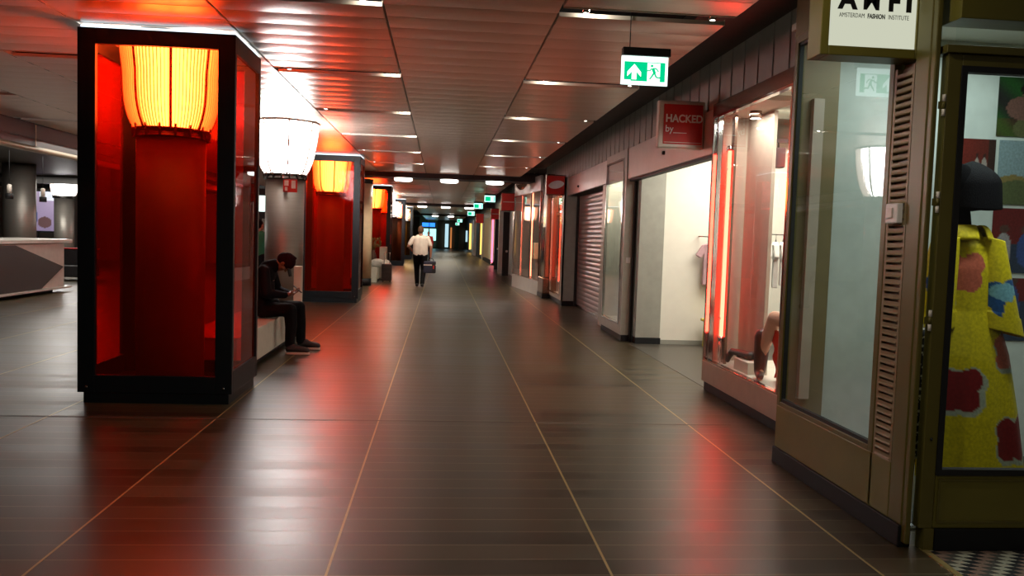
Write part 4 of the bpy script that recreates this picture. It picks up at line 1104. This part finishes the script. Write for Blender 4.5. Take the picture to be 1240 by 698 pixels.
for a in (0, 1.57, 3.14, 4.71): MB().tube([(3.36+.14*math.cos(a), 6.8+.14*math.sin(a), .69), (3.36+.17*math.cos(a), 6.8+.17*math.sin(a), .337)], .014, 8).build('leg', 'chrome', ds)
# low white plinth with black boots on it
pb = tag(box(3.00, 3.20, 7.72, 8.10, .336, .455).build('plinth_block', 'white', None, .006, origin=(3.1, 7.9, .336)), 'low white block on the display floor carrying black boots', 'block')
for i, (dx, dy, lab_) in enumerate([(0, .06, 'black boot lying on the white block, toe towards the glass'), (.07, -.07, 'second black boot lying behind on the white block')]):
    s = MB(); s.chain([(3.02+dx, 8.13+dy, .50), (3.06+dx, 7.98+dy, .50), (3.09+dx, 7.84+dy, .495)], [.032, .042, .045]); s.chain([(3.02+dx, 8.14+dy, .50), (2.99+dx, 8.17+dy, .44), (2.985+dx, 8.18+dy, .40)], [.035, .032, .025])
    root = thing('boot', (3.05+dx, 8.0+dy, .456), lab_, 'shoe')
    remesh(s, 'upper', 'shoe', root, .008, 3)
    MB().box(2.965+dx, 2.985+dx, 8.14+dy, 8.20+dy, .385, .47).build('sole', 'blackmat', root, bevel=.006)
# hanging T-shirts on the back wall
def shirt(x, y, z, mat, label, w=.42, name='t_shirt', turn=0., h=.62, group='clothes on hangers'):
    t = thing(name, (x, y, z), label, 'clothing', group)
    pts = [(-.09, 0), (-.04, -.035), (.04, -.035), (.09, 0), (.20*w/.42, -.04), (.29*w/.42, -.20), (.22*w/.42, -.25), (.175*w/.42, -.18), (.185*w/.42, -h), (-.185*w/.42, -h), (-.175*w/.42, -.18), (-.22*w/.42, -.25), (-.29*w/.42, -.20), (-.20*w/.42, -.04)]
    mb = MB(); n = len(pts)
    front = [(p[0], -.03-.012*math.sin(p[0]*30+p[1]*8), p[1]) for p in pts]; back = [(p[0], .03+.01*math.sin(p[0]*25), p[1]) for p in pts]
    mb.add(front+back, [tuple(range(n)), tuple(range(2*n-1, n-1, -1))]+[(i, i+n, (i+1) % n+n, (i+1) % n) for i in range(n)])
    R_ = Matrix.Rotation(turn, 3, 'Z')
    mb.v = [tuple(R_@Vector(v)+Vector((x, y, z))) for v in mb.v]
    mb.build('fabric', mat, t, bevel=.012)
    hg = MB()
    hp = [(-.17, 0, -.045), (0, 0, .035), (.17, 0, -.045)]
    hg.tube([tuple(R_@Vector(p)+Vector((x, y, z))) for p in hp+[hp[0]]], .005, 6)
    hk = [(0, 0, .035), (0, 0, .065), (.014, 0, .085), (0, 0, .10), (-.014, 0, .085)]
    hg.tube([tuple(R_@Vector(p)+Vector((x, y, z))) for p in hk], .003, 6)
    hg.build('hanger', 'blackmat', t)
    return t
shirt(4.25, 12.45, 1.62, 'pink_cloth', 'mauve T-shirt hanging at the white back wall of the open shop', .48, h=.66)
shirt(4.39, 12.30, 1.63, 'red_cloth', 'red top hanging in front of the mauve T-shirt', .40, h=.40)
t = thing('wall_rail', (4.2, 12.5, 1.7), 'short chrome wall rail holding the mauve T-shirt', 'rail')
MB().tube([(3.95, 12.45, 1.708), (4.7, 12.45, 1.708)], .010, 8).build('bar', 'chrome', t)
MB().tube([(4.0, 12.45, 1.708), (4.0, 12.6, 1.708)], .010, 8).tube([(4.65, 12.45, 1.708), (4.65, 12.6, 1.708)], .010, 8).build('arms', 'chrome', t)
t = thing('stool', (4.22, 12.3, 0), 'small yellow stool at the white back wall of the open shop', 'stool')
MB().box(4.04, 4.40, 12.16, 12.44, .40, .44).build('seat', 'yellow_seat', t, bevel=.01)
for x in (4.10, 4.34):
    MB().prism([(x-.02, .4), (x+.02, .4), (x+.03, .005), (x-.03, .005)], 'y', 12.2, 12.4).build('leg', 'yellow_seat', t, bevel=.006)
# clothes rail seen through the lit window
cr_ = thing('clothes_rail', (4.7, 10.6, 0), 'black clothes rail with white tops inside the lit shop', 'clothes rail')
MB().tube([(4.25, 10.6, .02), (4.25, 10.6, 1.75), (5.2, 10.6, 1.75), (5.2, 10.6, .02)], .013, 8).build('frame', 'blackmat', cr_)
MB().box(4.23, 4.27, 10.3, 10.9, .004, .03).box(5.18, 5.22, 10.3, 10.9, .004, .03).box(4.25, 5.2, 10.58, 10.62, .4, .42).build('feet', 'blackmat', cr_)
for k in range(6):
    shirt(4.32+.10*k, 10.6, 1.655, 'white_cloth', ['first', 'second', 'third', 'fourth', 'fifth', 'sixth'][k]+' white top from the near end of the black clothes rail', .40, turn=1.25, h=.58+.03*(k % 2))
t = thing('track_spotlight', (3.62, 8.9, 2.7), 'black track spotlight with a square head inside the lit shop', 'spotlight')
MB().box(3.4, 4.4, 8.87, 8.91, 2.74, 2.78).build('track', 'blackmat', t)
MB().box(3.62, 3.74, 8.82, 8.96, 2.46, 2.68).build('head', 'boot', t, bevel=.01); MB().tube([(3.68, 8.89, 2.68), (3.68, 8.89, 2.75)], .012, 8).build('stem', 'blackmat', t)
for a in (3.45, 4.35): 
    MB().tube([(a, 8.89, 2.77), (a, 8.89, 3.22)], .006, 6).build('hanger_rod', 'blackmat', t)
t = thing('downlight', (3.12, 8.15, 2.93), 'round dark downlight under the window ceiling', 'ceiling lamp')
MB().lathe([(.05, 2.875), (.06, 2.875), (.06, 2.96), (.05, 2.96)], (3.12, 8.15), 24).build('ring', 'brownsteel', t); MB().lathe([(.001, 2.873), (.05, 2.875), (.05, 2.89)], (3.12, 8.15), 24).build('lens', 'lamp', t)
struct(box(2.95, 3.28, 7.5, 8.74, 2.95, 3.0), 'ceiling_display', 'beige')
t = thing('vent_duct', (4.5, 9.6, 2.85), 'grey round air duct under the shop ceiling behind the track spotlight', 'duct')
MB().tube([(3.5, 9.6, 2.98), (5.6, 9.6, 2.98)], .14, 20).build('pipe', 'ribbed', t)
for a in (3.7, 5.2): MB().tube([(a, 9.6, 3.1), (a, 9.6, 3.215)], .01, 6).build('strap', 'blackmat', t)
M_extra = None
# ================================================================== PEOPLE
def add_head(mb, c, R_, s=1.):
    """face towards local +x; c = centre of the skull"""
    c = Vector(c); P = lambda x, y, z: c+R_@Vector((x*s, y*s, z*s))
    mb.ell(P(-.005, 0, .02), (.098*s, .076*s, .105*s), R_)
    mb.ell(P(.028, 0, -.055), (.066*s, .058*s, .070*s), R_)
    mb.cap(P(.088, 0, .012), .011*s, P(.108, 0, -.022), .015*s)            # nose
    mb.cap(P(.082, -.016, -.062), .011*s, P(.082, .016, -.062), .011*s)    # mouth
    mb.cap(P(.072, -.012, -.098), .018*s, P(.072, .012, -.098), .018*s)    # chin
    for y in (-1, 1):
        mb.ell(P(.0, y*.077, -.012), (.020*s, .010*s, .034*s), R_)         # ears
        mb.ell(P(.082, y*.032, .026), (.014*s, .020*s, .008*s), R_)        # brow
        mb.ell(P(.060, y*.040, -.035), (.028*s, .022*s, .026*s), R_)       # cheek
def add_hand(mb, wrist, direction, palm_normal, curl=.5, s=1., side=1):
    w = Vector(wrist); d = Vector(direction).normalized(); n = Vector(palm_normal); n = (n-d*n.dot(d)).normalized(); t = d.cross(n)*side
    mb.cap(w, .026*s, w+d*.035*s, .030*s)
    for k in range(4):
        o = t*(.026-.0175*k)*s; ln = [.072, .080, .075, .058][k]*s
        a = w+d*.03*s+o*.7; b = w+d*.085*s+o
        mb.cap(a, .015*s, b, .0105*s)
        p = b; ang = 0
        for j, fr in enumerate((.45, .32, .23)):
            ang += curl*(.7 if j == 0 else 1.0)
            q = p+(d*math.cos(ang)+n*math.sin(ang))*ln*fr
            mb.cap(p, (.0098-.0008*j)*s, q, (.0090-.0009*j)*s); p = q
    b0 = w+d*.030*s+t*.026*s; b1 = b0+(d*.55+t*.55+n*.35).normalized()*.038*s; b2 = b1+(d*.8+n*.55).normalized()*.030*s
    mb.cap(b0, .015*s, b1, .0115*s); mb.cap(b1, .0112*s, b2, .009*s)

# ---------------- seated person on the bench
p = thing('person', (-2.3, 10.88, .456), 'person in black with a maroon cap bent over a phone, sitting on the white bench', 'person')
RH = Matrix.Rotation(math.radians(74), 3, 'Y')
hc = Vector((-2.02, 10.88, 1.175))
b = MB(); add_head(b, hc, RH)
b.chain([(-2.21, 10.88, 1.08), (-2.10, 10.88, 1.16)], [.065, .058])
b.ell((-2.30, 10.88, .60), (.13, .17, .14)); b.ell((-2.27, 10.88, .85), (.11, .165, .2)); b.ell((-2.24, 10.88, 1.0), (.10, .18, .13))
b.chain([(-2.23, 10.67, 1.05), (-2.17, 10.60, .80), (-1.96, 10.76, .77)], [.055, .042, .028])
b.chain([(-2.23, 11.09, 1.05), (-2.15, 11.17, .80), (-1.96, 11.0, .77)], [.055, .042, .028])
b.chain([(-2.28, 10.78, .56), (-1.90, 10.70, .585), (-1.91, 10.73, .12)], [.085, .062, .042])
b.chain([(-2.28, 10.98, .56), (-1.86, 11.10, .585), (-1.84, 11.17, .12)], [.085, .062, .042])
b.chain([(-1.92, 10.73, .07), (-1.78, 10.72, .05)], [.040, .034]); b.chain([(-1.85, 11.17, .07), (-1.70, 11.18, .05)], [.040, .034])
add_hand(b, (-1.96, 10.76, .77), (.8, .45, .15), (0, .3, 1), .55, 1.05, 1)
add_hand(b, (-1.96, 11.0, .77), (.8, -.45, .15), (0, -.3, 1), .55, 1.05, -1)
remesh(b, 'body', 'skin_in_shade', p, .0065, 3)
j = MB()
j.ell((-2.31, 10.88, .625), (.165, .215, .16)); j.ell((-2.29, 10.88, .84), (.145, .205, .25)); j.ell((-2.255, 10.88, 1.02), (.125, .225, .14))
j.chain([(-2.24, 10.88, 1.10), (-2.15, 10.88, 1.135)], [.10, .085])
j.chain([(-2.25, 10.67, 1.06), (-2.19, 10.59, .79), (-1.99, 10.74, .765)], [.085, .068, .046]); j.chain([(-2.25, 11.09, 1.06), (-2.17, 11.18, .79), (-1.99, 11.02, .765)], [.085, .068, .046])
j.ell((-2.20, 10.88, .64), (.13, .19, .10))
remesh(j, 'jacket', 'jacket', p, .011, 4)
tr = MB()
tr.ell((-2.31, 10.88, .58), (.155, .205, .115))
tr.chain([(-2.28, 10.78, .566), (-1.91, 10.70, .58), (-1.90, 10.72, .36), (-1.915, 10.73, .13)], [.105, .084, .075, .062]); tr.chain([(-2.28, 10.98, .566), (-1.87, 11.10, .58), (-1.855, 11.14, .36), (-1.85, 11.17, .13)], [.105, .084, .075, .062])
remesh(tr, 'trousers', 'trousers', p, .010, 4)
cp = MB(); Q = lambda x, y, z: hc+RH@Vector((x, y, z))
cp.ell(Q(-.012, 0, .045), (.113, .092, .098), RH); cp.ell(Q(-.05, 0, .0), (.085, .086, .085), RH)
cp.chain([Q(-.02, 0, .145), Q(-.05, 0, .12)], [.02, .02])
cp = remesh(cp, 'cap', 'beanie', p, .008, 4)
pk = MB()
pk.grid(lambda u, v: tuple(Q(.085+.105*v, (u-.5)*.15*(1-.35*v*v), .050-.012*v-.10*(u-.5)**2)), 12, 8)
pk.build('peak', 'blackmat', cp, solid=.008)['label'] = 'black peak pointing down'
for (x, y, d) in ((-1.80, 10.72, (1, -.05)), (-1.73, 11.18, (1, .05))):
    s = MB(); s.chain([(x-.12, y, .075), (x-.03, y, .075), (x+.10, y+.01*d[1], .055)], [.052, .052, .042]); s.chain([(x-.11, y, .11), (x-.05, y, .10)], [.050, .046])
    s = remesh(s, 'shoe', 'shoe', p, .008, 3)
    so_ = MB(); out = []
    for k in range(28):
        a = 2*PI*k/28; lx = .158*math.cos(a); wy = .050*math.sin(a)*(1+.12*math.cos(a)); out.append((x-.015+lx, y+wy))
    so_.prism(out, 'z', .003, .034); so_.build('sole', 'sole', s, bevel=.006)['label'] = 'pale rubber sole'
ph = tag(MB().box(-1.865, -1.858, 10.845, 10.915, .80, .94).build('phone', 'blackmat', None, .003, origin=(-1.86, 10.88, .87)), 'phone in the hands of the seated person', 'phone')
ph.rotation_euler = (0, math.radians(-50), 0); ph.location = (-1.85, 10.88, .835)

# ---------------- standing and walking figures
def walker(loc, heading, label, top, low, hair, scale=1., pose='walk', carry=False, vox=.010, heavy=1., sleeve='short', skinm='skin'):
    p = thing('person', loc, label, 'person')
    R_ = Matrix.Rotation(heading, 3, 'Z')
    def T(q): return tuple(Vector(loc)+R_@(Vector(q)*scale))     # local: +x right, +y forward
    def C(mb, pts, rs): mb.chain([T(q) for q in pts], [r*scale for r in rs])
    def EL(mb, c, r): mb.ell(T(c), [x*scale for x in r], R_)
    st = .22 if pose == 'walk' else .0
    la = [(-.10, 0, .93), (-.10, .10+st*.3, .52), (-.085, .10+st*.5, .10)]; ra = [(.10, 0, .93), (.10, .04, .51), (.075, -st*.8, .13)]
    lf = [(-.085, .08+st*.5, .055), (-.095, .26+st*.5, .035)]; rf = [(.075, -.02-st*.8, .075), (.085, .15-st*.8, .035)]
    if pose == 'walk':
        arm_l = [(-.185*heavy, 0, 1.43), (-.31*heavy, -.05, 1.19), (-.27, .17, 1.08)]
        arm_r = [(.185*heavy, 0, 1.43), (.27*heavy, -.05, 1.17), (.265*heavy, -.02, .94)]
    else:
        arm_l = [(-.20*heavy, 0, 1.44), (-.25*heavy, -.02, 1.16), (-.24, .08, .92)]
        arm_r = [(.20*heavy, 0, 1.44), (.25*heavy, -.02, 1.16), (.24, .08, .92)]
    b = MB()
    EL(b, (0, 0, .98), (.155*heavy, .11*heavy, .14)); EL(b, (0, .0, 1.18), (.145*heavy, .105*heavy, .2)); EL(b, (0, -.005, 1.36), (.175*heavy, .105, .15))
    C(b, [(0, -.01, 1.46), (0, .005, 1.58)], [.062, .055])
    C(b, la, [.085, .06, .042]); C(b, ra, [.085, .06, .042]); C(b, lf, [.04, .034]); C(b, rf, [.04, .034])
    C(b, arm_l, [.058, .044, .03]); C(b, arm_r, [.058, .044, .03])
    hb = MB(); RH_ = R_@Matrix.Rotation(PI/2, 3, 'Z')
    add_head(b, T((0, .015, 1.66)), RH_, scale)
    dl = Vector(arm_l[2])-Vector(arm_l[1]); dr_ = Vector(arm_r[2])-Vector(arm_r[1])
    add_hand(b, T(arm_l[2]), R_@dl, R_@Vector((1, 0, .2)), .4, scale*1.0, -1); add_hand(b, T(arm_r[2]), R_@dr_, R_@Vector((-1, 0, 0)), .75 if carry else .35, scale*1.0, 1)
    remesh(b, 'body', skinm, p, vox*.8, 3)
    s = MB()
    C(s, [(-.07*heavy, 0, .98), (-.07*heavy, 0, 1.2), (-.09*heavy, -.005, 1.38)], [.125*heavy, .125*heavy, .122]); C(s, [(0, -.005, .98), (0, -.008, 1.2), (0, -.012, 1.39)], [.132*heavy, .130*heavy, .122]); C(s, [(.07*heavy, 0, .98), (.07*heavy, 0, 1.2), (.09*heavy, -.005, 1.38)], [.125*heavy, .125*heavy, .122])
    C(s, [(-.08*heavy, 0, 1.475), (.08*heavy, 0, 1.475)], [.06, .06])
    for A_, sg in ((arm_l, -1), (arm_r, 1)):
        if sleeve == 'short':
            m_ = Vector(A_[0]).lerp(Vector(A_[1]), .72); C(s, [A_[0], tuple(m_)], [.072, .066])
        else: C(s, A_, [.078, .062, .046])
    remesh(s, 'shirt', top, p, vox, 10)
    t = MB(); EL(t, (0, 0, .95), (.178*heavy, .13*heavy, .13))
    C(t, la, [.112*heavy, .082, .062]); C(t, ra, [.112*heavy, .082, .062])
    remesh(t, 'trousers', low, p, vox, 4)
    h = MB(); EL(h, (0, -.012, 1.70), (.084, .100, .098)); EL(h, (0, -.04, 1.655), (.080, .070, .08))
    remesh(h, 'hair', hair, p, vox*.8, 3)
    for f_ in (lf, rf):
        q = MB(); C(q, [(f_[0][0], f_[0][1]-.05, f_[0][2]), f_[0], (f_[1][0], f_[1][1], f_[1][2]+.01)], [.046, .052, .042])
        remesh(q, 'shoe', 'shoe', p, vox, 2)
    return p, T, arm_r
wp, T, ar = walker((-.63, 25.0, 0), 0, 'person in a white T-shirt and black trousers walking away with a navy bag', 'tee', 'trousers', 'hair_brown', 1.035, 'walk', True, .012, 1.13)
hx, hy, hz = T((ar[2][0]+.005, ar[2][1]-.01, ar[2][2]-.10))
bg = thing('bag', (hx, hy, hz-.25), 'boxy navy bag in the hand of the walking person', 'bag')
MB().box(hx-.21, hx+.16, hy-.10, hy+.10, hz-.43, hz-.07).build('body', 'navy', bg, bevel=.03)
MB().box(hx+.04, hx+.14, hy-.106, hy-.098, hz-.40, hz-.10).build('front_pocket', 'blackmat', bg, bevel=.004)
MB().box(hx+.07, hx+.11, hy-.110, hy-.104, hz-.30, hz-.20).build('emblem', 'sign_red', bg)
MB().box(hx-.21, hx+.16, hy-.104, hy-.098, hz-.20, hz-.17).build('reflective_band', 'sign_frame', bg)
MB().tube([(hx-.09, hy, hz-.08), (hx-.07, hy, hz-.01), (hx, hy, hz+.012), (hx+.07, hy, hz-.01), (hx+.09, hy, hz-.08)], .011, 8).build('handle', 'blackmat', bg)
walker((-.80, 50, 0), PI, 'distant person in a red top near the end of the walkway', 'red_cloth', 'trousers', 'hair', 1.0, 'stand', False, .02, 1.0, 'long')
walker((-4.42, 20.5, 0), -.6, 'person in green and black standing in the gap beside the bare lantern column', 'green_cloth', 'trousers', 'hair', 1.02, 'stand', False, .016, 1.0, 'long', 'skin_in_shade')
# ================================================================== LIGHT
W = bpy.data.worlds.new('world'); sc.world = W; W.use_nodes = True
W.node_tree.nodes['Background'].inputs['Color'].default_value = (1, .93, .86, 1); W.node_tree.nodes['Background'].inputs['Strength'].default_value = .03
# shop lamps, and unseen fills added in the windows
lamp('AREA', 'lamp_clothes_shop', (4.6, 10.9, 3.15), 120, (1, .93, .80), 2.2, size_y=2.6)
lamp('AREA', 'fill_display', (3.06, 7.6, 2.92), 24, (1, .95, .86), .15, size_y=1.6)  # unseen strip added to put neutral light on the beige panel
lamp('AREA', 'lamp_clothes_front', (4.2, 8.0, 3.0), 50, (1, .93, .82), 1.2, size_y=1.2)
lamp('AREA', 'lamp_corner_shop', (3.4, 5.2, 3.1), 22, (.80, .97, .92), 1.6, size_y=1.0)
lamp('AREA', 'fill_corner_window', (3.3, 4.32, 2.58), 14, (.90, .98, .92), .8, size_y=.12, rot=(-.35, 0, 0))  # unseen strip added to light the yellow coat from the front
lamp('AREA', 'lamp_vitrine', (3.08, 13.7, 2.9), 34, (1, .93, .78), .25, size_y=1.0)
lamp('AREA', 'fill_neon_window', (3.12, 20.6, 2.95), 26, (1, .72, .50), .3, size_y=1.4)  # unseen fill added to offset the red neon inside
lamp('AREA', 'lamp_slanted_window', (3.2, 25, 3.1), 12, (1, .9, .8), .6, size_y=2)
# ceiling downlights of the walkway
for k in (-3, -2, -1, 0, 1, 2, 3, 4, 5):
    for x in (-.64, 1.06):
        lamp('POINT', 'lamp_ceiling_slot', (x+.07, 6.39+2.85*k, 3.362), 24 if k < 0 else 2., (1, .90, .76), .02)
for y in beams[:2]:
    for x in (-1.14, .17, 1.48): lamp('SPOT', 'lamp_drum', (x, y-.2, 3.09), 150, (1, .90, .72), .2, spot=2.6)
for y in (60, 80): lamp('AREA', 'lamp_far', (.3, y, 3.2), 90, (1, .9, .7), 2, size_y=4)
lamp('POINT', 'lamp_ceiling_slot', (-1.63, 26.34, 3.362), 60, (1, .85, .62), .02)
# hall on the left: unseen area lamps added to brighten it and the counter front
for x, y, e in ((-7.7, 17, 45), (-9.0, 20.5, 50), (-12, 26, 130), (-8, 31, 50)):
    lamp('AREA', 'fill_hall', (x, y, 3.05), e, (1, .95, .86), 2.5, size_y=2.5)

# ================================================================== CAMERA
F, YAW, PITCH, ROLL = 995.62, .0869204, .0616223, .0327134
cy, sy = math.cos(YAW), math.sin(YAW)
fw = Vector((sy*math.cos(PITCH), cy*math.cos(PITCH), -math.sin(PITCH))); rt = Vector((cy, -sy, 0)); dn = fw.cross(rt)
cr, sr = math.cos(ROLL), math.sin(ROLL)
r2 = rt*cr-dn*sr; d2 = rt*sr+dn*cr
cam = bpy.data.cameras.new('camera'); co_ = bpy.data.objects.new('camera', cam); COL.objects.link(co_)
mat = Matrix.Identity(4)
for i in range(3): mat[i][0] = r2[i]; mat[i][1] = -d2[i]; mat[i][2] = -fw[i]
mat.translation = Vector((0, 0, 1.6)); co_.matrix_world = mat
cam.sensor_width = 36; cam.lens = F*36/1240; cam.clip_end = 300; cam.clip_start = .05
sc.camera = co_
sc.view_settings.view_transform = 'Standard'; sc.view_settings.look = 'None'; sc.view_settings.gamma = 1
sc.view_settings.use_curve_mapping = False; sc.view_settings.exposure = 0.3
cy_ = sc.cycles
cy_.use_denoising = True; cy_.max_bounces = 10; cy_.diffuse_bounces = 3; cy_.glossy_bounces = 5; cy_.transmission_bounces = 6
cy_.transparent_max_bounces = 40; cy_.sample_clamp_indirect = 4; cy_.caustics_reflective = False; cy_.caustics_refractive = False
try: cy_.denoiser = 'OPENIMAGEDENOISE'
except Exception: pass
